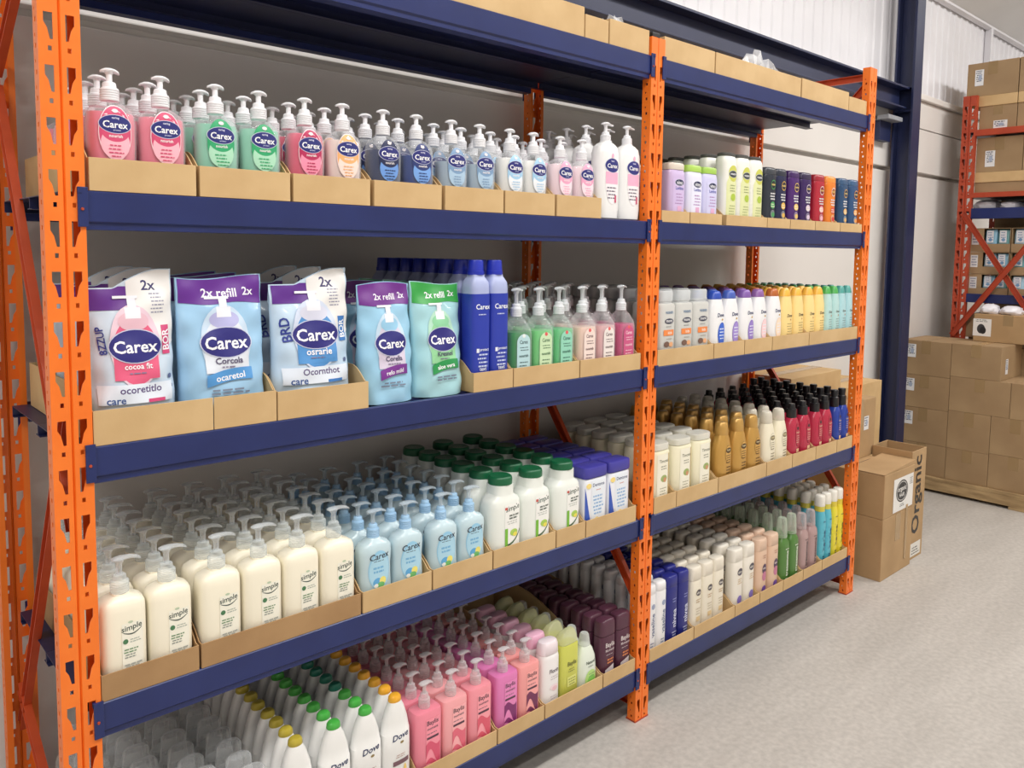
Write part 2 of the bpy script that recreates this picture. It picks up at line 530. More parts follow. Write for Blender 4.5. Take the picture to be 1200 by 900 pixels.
rack = thing('storage_rack', 'two-bay shelving rack with orange posts and blue beams against the wall', 'shelving rack')
POST = {1.98: post_mesh('upright_post', 1.98, ORANGE), 1.855: post_mesh('upright_post_short', 1.855, ORANGE)}
foot = box_mesh('foot_plate', -0.001, PW + 0.001, -0.001, PD + 0.004, 0.0, 0.004, ORANGE_RED)
capm = box_mesh('post_cap', 0.002, PW - 0.022, 0.001, PD, 0, 0.012, BLACK, 0.002)
for px, hh in ((-PW, 1.98), (L1, 1.855), (XB, 1.98)):
    po = link('upright_post', POST[hh], rack, (px, 0, 0)); link('foot_plate', foot, po)
    if hh < 1.9: link('post_cap', capm, po, (0, 0, hh))
    pr_ = link('upright_post', POST[hh], rack, (px + PW, DEPTH, 0), math.pi); link('foot_plate', foot, pr_)
    br = [((0.02, 0.04), (0.46, 0.04)), ((0.02, hh - 0.03), (0.46, hh - 0.03))]
    if px < 0: br += [((0.02, 0.86), (0.46, 1.59)), ((0.02, 1.06), (0.46, 0.34)), ((0.02, 0.18), (0.46, 0.42)), ((0.02, 1.88), (0.46, 1.62))]
    else: br += [((0.02, 0.33), (0.46, 0.95))] + ([((0.02, 1.925), (0.11, 1.83))] if px > 2 else [])
    for (ya, za), (yb, zb) in br:
        link('brace', bar_mesh('brace', (px + PW / 2, ya, za), (px + PW / 2, yb, zb), 0.024, 0.007, BRACE), rack)

beam_prof = [(0.003, 0), (0.001, -0.002), (0.001, -0.046), (0.005, -0.0495), (0.005, -BH), (0.032, -BH), (0.032, -0.013), (0.012, -0.012), (0.010, 0)]
BAYS = ((0.0, L1), (L1 + PW, XB))
for key, z in ZS.items():
    for (a, bq) in BAYS:
        for side in (0, 1):
            prof = beam_prof if side == 0 else [(DEPTH - y, zz * 0.62 if zz < -0.02 else zz) for y, zz in beam_prof][::-1]
            o = link('beam', extrude_poly('beam', [(y, zz + z) for y, zz in prof], 'x', a + 0.001, bq - 0.001, BLUE), rack)
            for s in (0, 1):
                bm = bmesh.new()
                x0, x1 = ((a - 0.0115, a + 0.003) if s == 0 else (bq - 0.003, bq + 0.0115))
                if side == 0:
                    add_box(bm, x0, x1, -0.0035, -0.0004, z - 0.0545, z + 0.005, 0.0008)
                    xx = x0 if s == 0 else x1 - 0.006
                    add_box(bm, xx, xx + 0.006, -0.0045, 0.006, z - 0.004, z + 0.0045)
                else:
                    add_box(bm, x0, x1, DEPTH + 0.0004, DEPTH + 0.0035, z - 0.0545, z + 0.005, 0.0008)
                link('beam_connector', bm_mesh('beam_connector', bm, BLUE), o)
                if side == 0 and ((s == 0 and a == 0) or s == 1):
                    bm = bmesh.new()
                    M = Matrix.Translation(((x0 + x1) / 2 - 0.001, -0.0045, z - 0.028)) @ Matrix.Rotation(math.pi / 2, 4, 'X')
                    bmesh.ops.create_cone(bm, cap_ends=True, segments=10, radius1=0.0025, radius2=0.002, depth=0.002, matrix=M)
                    link('lock_pin', bm_mesh('lock_pin', bm, ORANGE_RED), o)
        npan = 2
        wd = (DEPTH - 0.062) / npan
        for i in range(npan):
            ya = 0.031 + i * wd
            pts = [(0.0, -0.001), (0.0, -0.022), (0.014, -0.022), (0.014, -0.0205), (0.0015, -0.0205), (0.0015, -0.0025), (wd - 0.003, -0.0025), (wd - 0.003, -0.0205), (wd - 0.0155, -0.0205), (wd - 0.0155, -0.022), (wd - 0.0015, -0.022), (wd - 0.0015, -0.001)]
            link('shelf_panel', extrude_poly('shelf_panel', [(ya + p_, z + q_) for p_, q_ in pts], 'x', a - 0.026, bq + 0.026, NAVY), rack)

# ------------------------------------------------------------------ product kinds
PUMPS = {}
def pump_parts(z0, r, style, cmat, hmat, spout=0.03, ch=0.022, sh=0.018):
    key = (z0, r, style, cmat.name, hmat.name, spout, ch, sh)
    if key in PUMPS: return PUMPS[key]
    rg = [(z0, r, r)]
    k = 5
    for i in range(k):
        za = z0 + 0.001 + i * (ch * 0.62) / k
        rg += [(za, r * 1.04, r * 1.04), (za + ch * 0.62 / k * 0.55, r * 1.04, r * 1.04), (za + ch * 0.62 / k * 0.75, r * 0.985, r * 0.985)]
    rg += [(z0 + ch * 0.66, r * 0.98, r * 0.98), (z0 + ch * 0.72, r * 0.78, r * 0.78), (z0 + ch * 0.95, r * 0.72, r * 0.72), (z0 + ch, r * 0.6, r * 0.6)]
    collar = loft('collar', rg, cmat, e=2, seg=18)
    zt = z0 + ch
    st = loft('stem', [(zt - 0.001, r * 0.34, r * 0.34), (zt + sh * 0.7, r * 0.34, r * 0.34), (zt + sh * 0.85, r * 0.5, r * 0.5), (zt + sh, r * 0.62, r * 0.6)], hmat, e=2, seg=14)
    zc = zt + sh
    if style == 'T':
        hd = loft_x('spout', [(-0.0135, 0.002, 0.0012, zc - 0.002), (-0.0125, 0.005, 0.002, zc - 0.001), (-0.007, 0.0082, 0.003, zc + 0.0008), (0, 0.009, 0.0036, zc + 0.0012), (0.007, 0.0082, 0.003, zc + 0.0008), (0.0125, 0.0052, 0.0024, zc - 0.0006), (max(0.0135, spout - 0.008), 0.004, 0.0022, zc - 0.002), (max(0.0145, spout - 0.007), 0.002, 0.0012, zc - 0.003)], hmat)
    else:
        hd = loft_x('spout', [(-0.0125, 0.003, 0.001, zc + 0.001), (-0.0115, 0.006, 0.002, zc + 0.001), (-0.005, 0.0085, 0.003, zc + 0.0015), (0.004, 0.008, 0.0033, zc + 0.002), (spout * 0.55, 0.0055, 0.003, zc + 0.0015), (spout * 0.85, 0.0042, 0.0026, zc - 0.001), (spout, 0.0034, 0.002, zc - 0.004), (spout + 0.001, 0.0015, 0.001, zc - 0.005)], hmat)
    head = join_lofts('pump_head', [st, hd], hmat)
    PUMPS[key] = [('pump_collar', collar), ('pump_head', head)]
    return PUMPS[key]

KINDS = {}
def kind(key, name, desc, cat, parts, label=None, rot=0.0):
    """parts: list of (name, mesh); label: mesh or None"""
    KINDS[key] = dict(name=name, desc=desc, cat=cat, parts=parts, label=label, rot=rot)

def prism(w, d, h, r=0.006, z0=0.0):
    a, b = w / 2, d / 2
    return [(z0, a - r * 0.8, b - r * 0.8), (z0 + r * 0.25, a - r * 0.25, b - r * 0.25), (z0 + r, a, b), (z0 + h - r, a, b), (z0 + h - r * 0.25, a - r * 0.28, b - r * 0.28), (z0 + h, a - r, b - r)]

SHELL = clear((236, 240, 244), 0.05, 0.05)
WHITE_P = plastic((240, 240, 240), 0.35)
# -- clear oval hand wash bottles with white pump
CX = [(0, 0.029, 0.018), (0.003, 0.0335, 0.0215), (0.03, 0.0362, 0.0235), (0.07, 0.0375, 0.0245), (0.10, 0.0378, 0.0245), (0.116, 0.0362, 0.0238), (0.126, 0.031, 0.0215), (0.133, 0.020, 0.017), (0.137, 0.0125, 0.0125), (0.1405, 0.0122, 0.0122)]
shell_cx = loft('body', CX, SHELL, e=2.5)
def cx_liquid(mat, lvl):
    rg = [(z + 0.0015, a - 0.0022, b - 0.0022) for z, a, b in CX if z < lvl - 0.004]
    last = rg[-1]
    rg.append((lvl, last[1] - (0.002 if lvl > 0.11 else 0.0), last[2]))
    return loft('liquid', rg, mat, e=2.5)
def carex_label(c_top, c_low, seed, ring=None):
    A = []
    if ring: A.append(('e', 0, 0.0885, 0.0245, 0.0425, ring))
    A += [('e', 0, 0.0885, 0.0235, 0.041, c_top), ('e', 0, 0.0725, 0.0215, 0.0245, c_low), ('e', 0, 0.094, 0.0222, 0.0195, c_top),
          ('e', 0, 0.1015, 0.0245, 0.0145, (206, 208, 226)), ('e', 0, 0.1015, 0.0236, 0.0136, (40, 44, 118)),
          ('t', 'Carex', 0, 0.1008, 0.037, (250, 250, 250)), ('t', 'caring', 0, 0.1105, 0.011, (225, 225, 245)), ('t', 'protect', 0.002, 0.092, 0.011, (200, 205, 235)),
          ('e', 0, 0.122, 0.0045, 0.003, (240, 228, 230)),
          ('t', 'nourish', 0, 0.0835, 0.020, (250, 245, 245)), ('l', -0.0125, 0.0135, 0.070, 3, 0.0055, 0.0018, c_top), ('l', -0.01, 0.011, 0.0535, 1, 0.005, 0.0016, c_top)]
    return label_mesh('label', A, front_of(CX, 2.5), 0.0006, seed)
WPUMP = pump_parts(0.139, 0.0138, 'T', plastic((238, 238, 242), 0.35), plastic((240, 240, 244), 0.3), 0.022, 0.029, 0.017)
for key, desc, lc, lvl, ct, cl in (
        ('cx_pink', 'pink clear hand wash pump bottle', (236, 130, 152), 0.120, (214, 78, 118), (250, 186, 200)),
        ('cx_mint', 'mint green clear hand wash pump bottle', (146, 208, 184), 0.120, (52, 168, 112), (176, 226, 196)),
        ('cx_rose', 'rose red clear hand wash pump bottle', (222, 92, 122), 0.122, (186, 44, 92), (244, 150, 178)),
        ('cx_peach', 'peach labelled clear hand wash pump bottle', (238, 218, 212), 0.118, (246, 182, 120), (250, 226, 216)),
        ('cx_navy', 'navy labelled dark blue hand wash pump bottle', (40, 52, 92), 0.108, (38, 46, 84), (112, 158, 226)),
        ('cx_cobalt', 'cobalt blue hand wash pump bottle', (34, 62, 132), 0.104, (46, 60, 118), (122, 168, 232)),
        ('cx_steel', 'pale steel blue clear hand wash pump bottle', (166, 184, 200), 0.100, (128, 160, 196), (176, 204, 228)),
        ('cx_milk', 'milky white hand wash pump bottle with blue label', (238, 238, 236), 0.122, (166, 208, 238), (238, 242, 248)),
        ('cx_blush', 'blush white hand wash pump bottle with pink label', (242, 218, 226), 0.122, (240, 168, 200), (250, 228, 238))):
    liq = cx_liquid(plastic(lc, 0.3, sss=0.15), lvl)
    kind(key, 'pump_bottle', desc, 'soap bottle', [('liquid', liq), ('body', shell_cx)] + WPUMP, carex_label(ct, cl, len(KINDS), (250, 225, 230) if key in ('cx_pink', 'cx_rose', 'cx_peach') else None))
# -- tall white lotion pump
TL = [(0, 0.034, 0.021), (0.003, 0.0375, 0.0245), (0.03, 0.0395, 0.026), (0.14, 0.0395, 0.026), (0.165, 0.0385, 0.0255), (0.182, 0.034, 0.023), (0.190, 0.022, 0.018), (0.193, 0.014, 0.014), (0.196, 0.0135, 0.0135)]
A = [('e', 0, 0.095, 0.023, 0.058, (248, 240, 244)), ('r', -0.0225, 0.0225, 0.088, 0.118, (244, 180, 208)), ('e', 0, 0.134, 0.0255, 0.0185, (206, 208, 226)), ('e', 0, 0.134, 0.0245, 0.0172, (44, 48, 124)), ('t', 'Carex', 0, 0.133, 0.037, (250, 250, 250)), ('t', 'hand', 0, 0.145, 0.011, (230, 230, 250)),
     ('l', -0.02, 0.02, 0.080, 4, 0.0085, 0.003, (120, 116, 132)), ('r', 0.0085, 0.0155, 0.042, 0.06, (206, 84, 120)), ('e', 0, 0.158, 0.004, 0.006, (244, 180, 208))]
kind('lotion_tall', 'lotion_bottle', 'tall white hand lotion pump bottle', 'lotion bottle', [('body', loft('body', TL, WHITE_P, e=2.6))] + pump_parts(0.1955, 0.013, 'T', plastic((236, 236, 240), 0.3), plastic((238, 238, 242), 0.3), 0.034, 0.024, 0.02), label_mesh('label', A, front_of(TL, 2.6), 0.0006, 3))
# -- lilac body wash
def rounded_bottle(w, d, h, shoulder=0.02, neck=0.75, e=3.0):
    a, b = w / 2, d / 2
    return [(0, a * 0.88, b * 0.85), (0.003, a * 0.97, b * 0.95), (0.012, a, b), (h - shoulder, a, b), (h - shoulder * 0.5, a * 0.965, b * 0.95), (h - shoulder * 0.15, a * (0.9 + neck * 0.05), b * 0.86), (h, a * neck, b * neck)]
def oval_dark(x, z, s, word, inkc=(40, 44, 84)):
    return [('e', x, z, 0.019 * s, 0.009 * s, (210, 214, 228)), ('e', x, z, 0.0178 * s, 0.0082 * s, inkc), ('t', word, x, z, 0.026 * s, (236, 236, 240))]
for key, desc, bc, capc in (('lilac', 'lilac body wash bottle with lilac cap', (206, 186, 226), (214, 204, 190)), ('lime_cap_white', 'white body wash bottle with lime green cap', (228, 228, 246), (170, 208, 92)), ('lime_cap_lilac', 'pale lilac body wash bottle with lime green cap', (208, 206, 240), (160, 200, 84))):
    rg = rounded_bottle(0.072, 0.044, 0.143, 0.018, 0.86)
    capr = [(0.1425, 0.0325, 0.0195), (0.1435, 0.034, 0.0205), (0.157, 0.034, 0.0205), (0.161, 0.032, 0.0185), (0.162, 0.029, 0.016)]
    A = [('r', -0.024, 0.024, 0.02, 0.118, tuple(min(255, v + 6) for v in bc))] + oval_dark(0.002, 0.108, 1.05, 'vino') + [('t', 'Lavline', 0.002, 0.093, 0.034, (98, 104, 180)), ('l', -0.016, 0.018, 0.078, 4, 0.0085, 0.003, (186, 150, 200)), ('r', -0.006, 0.012, 0.03, 0.044, (228, 178, 214)), ('l', -0.02, 0.02, 0.027, 1, 0.006, 0.002, (140, 140, 190))]
    kind(key, 'body_wash_bottle', desc, 'bottle', [('body', loft('body', rg, plastic(bc, 0.35), e=3.4)), ('cap', loft('cap', capr, plastic(capc, 0.35), e=3.2))], label_mesh('label', A, front_of(rg, 3.4), 0.0006, 5))
# -- tall white and lime bottles with dark lid
rg = [(0, 0.03, 0.02), (0.003, 0.0345, 0.0225), (0.02, 0.036, 0.024), (0.15, 0.036, 0.024), (0.175, 0.0365, 0.0235), (0.19, 0.0365, 0.0225), (0.198, 0.034, 0.021), (0.203, 0.031, 0.018)]
A = [('p', [(-0.026 + 0.052 * i / 10, 0.012, 0.125 + 0.035 * math.sin(math.pi * i / 10)) for i in range(11)], (226, 230, 176)), ('e', 0.004, 0.152, 0.0235, 0.024, (204, 206, 92))] + oval_dark(0.004, 0.150, 1.2, 'vosene', (60, 66, 70)) + [('l', -0.014, 0.02, 0.118, 3, 0.008, 0.0028, (150, 160, 110)), ('e', 0.006, 0.082, 0.013, 0.011, (176, 200, 72)), ('l', -0.016, 0.018, 0.058, 5, 0.008, 0.0026, (178, 186, 130))]
kind('lime_tall', 'shampoo_bottle', 'tall white shampoo bottle with lime label and dark lid', 'bottle', [('body', loft('body', rg, plastic((240, 240, 232), 0.3), e=3.0)), ('cap', loft('cap', [(0.2025, 0.0315, 0.0185), (0.204, 0.0325, 0.0195), (0.2105, 0.0325, 0.0195), (0.213, 0.030, 0.017)], plastic((86, 86, 84), 0.35), e=3.0))], label_mesh('label', A, front_of(rg, 3.0), 0.0006, 6))
# -- dark flat shower gel bottles
for key, desc, bc, capc, ac in (('gel_black', 'black shower gel bottle with green print', (44, 50, 62), (58, 62, 70), (76, 160, 92)), ('gel_navy', 'dark navy shower gel bottle with gold print', (36, 40, 74), (44, 48, 62), (224, 178, 84)),
                          ('gel_purple', 'deep purple shower gel bottle', (74, 36, 108), (62, 30, 92), (232, 196, 110)), ('gel_plum', 'dark plum shower gel bottle with black cap', (58, 34, 92), (50, 38, 72), (220, 200, 220)), ('gel_red', 'red shower gel bottle', (178, 40, 58), (160, 32, 48), (240, 180, 190)),
                          ('gel_orange', 'orange shower gel bottle', (232, 130, 46), (238, 144, 56), (210, 60, 60)), ('gel_teal', 'dark teal blue shower gel bottle', (40, 74, 112), (52, 84, 120), (230, 180, 110)), ('gel_blue', 'slim slate blue shower gel bottle', (48, 80, 122), (58, 92, 130), (236, 160, 84))):
    rg = [(0, 0.030, 0.019), (0.003, 0.0325, 0.0215), (0.02, 0.034, 0.0225), (0.09, 0.0325, 0.0215), (0.15, 0.034, 0.0225), (0.162, 0.034, 0.0222), (0.165, 0.033, 0.0215)]
    A = [('e', 0.006, 0.134, 0.0145, 0.015, ac if key not in ('gel_red', 'gel_orange') else (244, 220, 214)), ('e', 0.006, 0.134, 0.0125, 0.0125, tuple(int(v * 0.7) for v in bc)), ('t', 'radex', 0.006, 0.135, 0.022, (244, 214, 130)), ('l', -0.012, 0.022, 0.108, 3, 0.0085, 0.0042, (226, 226, 230)), ('e', 0.006, 0.07, 0.014, 0.011, ac), ('l', -0.006, 0.02, 0.074, 2, 0.007, 0.003, (240, 236, 210)), ('e', 0.005, 0.042, 0.013, 0.013, tuple(int(0.5 * (v + 200)) for v in bc)), ('e', 0.008, 0.04, 0.010, 0.008, ac), ('t', '3in1', 0.007, 0.021, 0.017, (240, 240, 240))]
    kind(key, 'shower_gel_bottle', desc, 'bottle', [('body', loft('body', rg, plastic(bc, 0.25), e=3.6)), ('cap', loft('cap', [(0.1645, 0.0325, 0.021), (0.166, 0.034, 0.0222), (0.180, 0.0335, 0.0215), (0.186, 0.0315, 0.019), (0.188, 0.028, 0.016)], plastic(capc, 0.3), e=3.4))], label_mesh('label', A, front_of(rg, 3.6), 0.0006, 7))
# -- large royal blue refill bottle with blue screw cap
JB = [(0, 0.022, 0.022), (0.003, 0.0255, 0.0245), (0.015, 0.0262, 0.025), (0.205, 0.0262, 0.025), (0.212, 0.0262, 0.025)]
JT = [(0.2119, 0.0262, 0.025), (0.222, 0.0262, 0.025), (0.236, 0.0255, 0.024), (0.245, 0.020, 0.019), (0.250, 0.0165, 0.0165), (0.254, 0.0165, 0.0165)]
JC = [(0.2535, 0.019, 0.019), (0.262, 0.019, 0.019), (0.2625, 0.0178, 0.0178), (0.283, 0.0168, 0.0168), (0.286, 0.0155, 0.0155)]
A = [('t', 'Carex', 0.002, 0.184, 0.040, (240, 244, 252)), ('l', -0.012, 0.016, 0.168, 1, 0.006, 0.0024, (200, 210, 240)), ('r', -0.016, -0.009, 0.083, 0.092, (236, 240, 250)), ('t', 'protect', 0.006, 0.088, 0.026, (230, 236, 250)), ('l', -0.014, 0.018, 0.080, 4, 0.0085, 0.0035, (206, 216, 244)), ('t', 'text', 0.002, 0.046, 0.02, (230, 236, 250))]
kind('blue_refill', 'refill_bottle', 'royal blue refill bottle with blue screw cap', 'bottle', [('body', loft('body', JB, plastic((44, 62, 172), 0.35), e=5)), ('shoulder', loft('shoulder', JT, plastic((172, 182, 222), 0.35), e=4)), ('cap', loft('cap', JC, plastic((38, 54, 178), 0.3), e=2, seg=24))], label_mesh('label', A, front_of(JB, 5), 0.0006, 8))
# -- sloped shoulder pump bottles
HX = [(0, 0.030, 0.023), (0.003, 0.0335, 0.0265), (0.012, 0.0345, 0.028), (0.112, 0.0345, 0.028), (0.125, 0.0325, 0.0265), (0.146, 0.0185, 0.018), (0.152, 0.0125, 0.0125), (0.156, 0.0122, 0.0122)]
hx_shell = loft('body', HX, SHELL, e=4.2)
hxp = pump_parts(0.155, 0.0135, 'T', plastic((226, 230, 234), 0.3), clear((232, 236, 240), 0.45, 0.1), 0.026, 0.030, 0.032)
for key, desc, lc, lab, inkc in (('hx_green', 'dark green hand wash pump bottle with pale blue label', (28, 136, 70), (186, 220, 226), (60, 90, 96)), ('hx_mint', 'light green hand wash pump bottle with cream label', (112, 204, 124), (206, 232, 190), (64, 110, 74)), ('hx_sage', 'mint green hand wash pump bottle with mint label', (96, 196, 128), (150, 216, 190), (50, 100, 90)),
                           ('hx_cream', 'cream pink hand wash pump bottle', (238, 206, 190), (244, 224, 216), (110, 80, 84)), ('hx_pink', 'dusty pink hand wash pump bottle with white label', (222, 176, 178), (240, 230, 226), (100, 80, 84)), ('hx_magenta', 'magenta hand wash pump bottle', (196, 70, 122), (206, 90, 136), (250, 214, 226))):
    rg = [(z + 0.0015, a - 0.002, b_ - 0.002) for z, a, b_ in HX if z < 0.113] + [(0.120, 0.0312, 0.0252)]
    A = [('r', -0.0205, 0.0205, 0.006, 0.098, lab), ('e', 0, 0.098, 0.0205, 0.018, lab), ('e', 0.0, 0.112, 0.005, 0.0045, (224, 96, 96) if key != 'hx_green' else (230, 236, 236)), ('t', 'Carex', 0, 0.098, 0.026, inkc, 0, 0, 1.2), ('l', -0.014, 0.015, 0.086, 2, 0.006, 0.0018, inkc), ('t', 'nourish', 0, 0.066, 0.028, inkc), ('l', -0.016, 0.016, 0.052, 3, 0.008, 0.002, inkc), ('r', -0.016, 0.014, 0.02, 0.026, tuple(int(v * 0.5 + 90) for v in lc))]
    kind(key, 'pump_bottle', desc, 'soap bottle', [('liquid', loft('liquid', rg, plastic(lc, 0.3, sss=0.15), e=4.2)), ('body', hx_shell)] + hxp, label_mesh('label', A, front_of(HX, 4.2), 0.0007, 9))
# -- grey translucent shampoo, flat clear cap, orange band
GX = prism(0.076, 0.044, 0.168, 0.008)
A = [('t', 'vosen', 0.002, 0.142, 0.034, (120, 146, 176)), ('e', 0.002, 0.118, 0.020, 0.0075, (60, 64, 84)), ('t', 'more', 0.002, 0.118, 0.028, (240, 240, 240)), ('l', -0.014, 0.016, 0.104, 1, 0.006, 0.002, (150, 150, 150)), ('r', -0.022, 0.024, 0.078, 0.094, (240, 140, 74)), ('t', 'kids', 0.006, 0.086, 0.018, (250, 240, 230)), ('l', -0.012, 0.016, 0.07, 1, 0.006, 0.002, (170, 160, 150)), ('e', -0.008, 0.054, 0.012, 0.008, (120, 92, 80)), ('e', 0.012, 0.053, 0.009, 0.007, (236, 176, 130))]
kind('grey_orange', 'shampoo_bottle', 'translucent grey shampoo bottle with orange band and clear cap', 'bottle', [('body', loft('body', GX, plastic((206, 206, 202), 0.3, sss=0.2), e=4)), ('cap', loft('cap', [(0.1675, 0.026, 0.017), (0.172, 0.026, 0.017), (0.174, 0.031, 0.019), (0.198, 0.0315, 0.0192), (0.203, 0.029, 0.017)], clear((224, 228, 230), 0.5, 0.12), e=3.4))], label_mesh('label', A, front_of(GX, 4), 0.0006, 10))
# -- white body wash with tapering shoulders and coloured cap
DV = [(0, 0.029, 0.019), (0.003, 0.0335, 0.022), (0.02, 0.0365, 0.024), (0.07, 0.0375, 0.0245), (0.12, 0.036, 0.0235), (0.15, 0.030, 0.021), (0.168, 0.0235, 0.0185), (0.171, 0.022, 0.0178)]
dvc = [(0.1705, 0.0225, 0.018), (0.172, 0.0235, 0.0188), (0.186, 0.0205, 0.0165), (0.193, 0.0165, 0.014), (0.1955, 0.012, 0.0105)]
for key, desc, capc, blob in (('wash_blue', 'white body wash bottle with blue cap and blue oval', (52, 84, 186), (48, 92, 196)), ('wash_violet', 'white body wash bottle with pale blue cap and violet oval', (78, 104, 190), (150, 128, 200)), ('wash_purple', 'white body wash bottle with purple cap', (136, 100, 176), (140, 116, 192)), ('wash_mauve', 'white body wash bottle with mauve cap and plain label', (148, 104, 170), (236, 200, 204)), ('wash_brown', 'white body wash bottle with copper brown cap', (190, 106, 52), (240, 214, 190))):
    A = [('t', 'Dove', 0.004, 0.124, 0.034, (44, 56, 104), 0, 0.15), ('e', 0.01, 0.110, 0.0045, 0.003, (196, 160, 84)), ('e', 0.008, 0.066, 0.0205, 0.036, blob), ('e', 0.008, 0.066, 0.018, 0.033, tuple(min(255, v + 14) for v in blob)), ('l', -0.006, 0.022, 0.084, 4, 0.0095, 0.0032, (236, 240, 250))]
    kind(key, 'body_wash_bottle', desc, 'bottle', [('body', loft('body', DV, plastic((242, 242, 244), 0.3), e=2.6)), ('cap', loft('cap', dvc, plastic(capc, 0.3), e=2.4))], label_mesh('label', A, front_of(DV, 2.6), 0.0007, 11))
# -- pale yellow and teal tapering bottles
for key, desc, bc, capc, w in (('yellow', 'pale yellow body wash bottle with amber cap', (250, 222, 150), (246, 188, 78), 0.066), ('aqua', 'pale aqua body wash bottle with green cap', (186, 222, 220), (84, 178, 90), 0.05), ('teal', 'pale teal body wash bottle with teal cap', (176, 216, 222), (88, 168, 160), 0.05)):
    a = w / 2
    rg = [(0, a * 0.86, 0.018), (0.003, a * 0.97, 0.0205), (0.02, a, 0.0215), (0.09, a, 0.0215), (0.135, a * 0.93, 0.0205), (0.158, a * 0.74, 0.018), (0.168, a * 0.66, 0.017)]
    cpg = [(0.1675, a * 0.66, 0.017), (0.169, a * 0.7, 0.0178), (0.184, a * 0.56, 0.015), (0.192, a * 0.44, 0.0115), (0.195, a * 0.34, 0.009)]
    A = [('t', 'Dove', a * 0.1, 0.104, a * 0.95, (90, 82, 70), 0, 0.15), ('e', a * 0.2, 0.09, 0.0025, 0.003, (190, 120, 60)), ('l', -a * 0.45, a * 0.6, 0.078, 6, 0.0085, 0.0022, tuple(int(v * 0.72) for v in bc)), ('e', a * 0.1, 0.028, 0.006, 0.005, capc)]
    kind(key, 'body_wash_bottle', desc, 'bottle', [('body', loft('body', rg, plastic(bc, 0.3), e=2.7)), ('cap', loft('cap', cpg, plastic(capc, 0.3), e=2.4))], label_mesh('label', A, front_of(rg, 2.7), 0.0006, 12))
# -- cream liquid soap, square shoulders, clear pump
SP = [(0, 0.031, 0.021), (0.003, 0.0355, 0.0245), (0.01, 0.037, 0.026), (0.13, 0.037, 0.026), (0.140, 0.0362, 0.0252), (0.147, 0.033, 0.023), (0.152, 0.024, 0.0185), (0.155, 0.0145, 0.0145), (0.158, 0.014, 0.014)]
A = [('r', -0.006, 0.0285, 0.034, 0.112, (244, 241, 226)), ('t', 'simple', 0.010, 0.103, 0.033, (70, 84, 76), 6, 0.1), ('p', [(-0.004 + 0.03 * i / 10, 0.0965 - 0.006 * math.sin(math.pi * i / 10) + 0.003 * i / 10, 0.0977 - 0.005 * math.sin(math.pi * i / 10) + 0.003 * i / 10) for i in range(11)], (70, 84, 76)), ('e', 0.008, 0.113, 0.004, 0.002, (190, 204, 176)), ('e', -0.0005, 0.082, 0.0042, 0.0042, (74, 124, 84)), ('l', 0.006, 0.026, 0.0845, 2, 0.004, 0.0014, (168, 178, 168)), ('l', -0.004, 0.022, 0.069, 2, 0.0045, 0.0018, (96, 140, 96)), ('l', -0.004, 0.02, 0.06, 2, 0.0042, 0.0016, (130, 140, 134)), ('l', -0.004, 0.026, 0.044, 2, 0.004, 0.0024, (178, 182, 176))]
kind('simple_cream', 'pump_bottle', 'cream liquid soap bottle with clear pump', 'soap bottle', [('body', loft('body', SP, plastic((248, 241, 220), 0.32), e=4))] + pump_parts(0.157, 0.0145, 'L', clear((226, 234, 236), 0.3, 0.08), clear((234, 240, 244), 0.22, 0.06), 0.034, 0.030, 0.024), label_mesh('label', A, front_of(SP, 4), 0.0006, 13))
# -- pale blue clear soap, waisted, pale blue pump
BX = [(0, 0.030, 0.02), (0.003, 0.036, 0.024), (0.02, 0.039, 0.0255), (0.055, 0.0365, 0.0245), (0.08, 0.0362, 0.0245), (0.105, 0.0385, 0.025), (0.118, 0.037, 0.024), (0.127, 0.029, 0.0205), (0.132, 0.016, 0.015), (0.136, 0.0125, 0.0125)]
A = [('e', 0, 0.072, 0.025, 0.041, (152, 204, 232)), ('e', 0, 0.07, 0.023, 0.037, (176, 218, 238)), ('t', 'Carex', 0, 0.102, 0.045, (52, 66, 84), 3, 0.12), ('l', -0.014, 0.016, 0.0925, 1, 0.004, 0.0014, (90, 110, 130)), ('l', -0.016, 0.016, 0.08, 2, 0.008, 0.004, (120, 180, 220)), ('e', -0.005, 0.048, 0.0105, 0.0095, (96, 168, 218)), ('e', 0.007, 0.05, 0.008, 0.008, (240, 226, 120)), ('e', 0.002, 0.042, 0.009, 0.006, (118, 190, 116)), ('e', -0.009, 0.042, 0.005, 0.004, (244, 244, 236))]
kind('blue_clear', 'pump_bottle', 'pale blue clear soap bottle with pale blue pump', 'soap bottle', [('body', loft('body', BX, plastic((196, 218, 226), 0.18, sss=0.1), e=2.6))] + pump_parts(0.135, 0.0125, 'L', plastic((160, 198, 230), 0.3), clear((212, 226, 236), 0.3, 0.08), 0.03, 0.028, 0.024), label_mesh('label', A, front_of(BX, 2.6), 0.0007, 14))
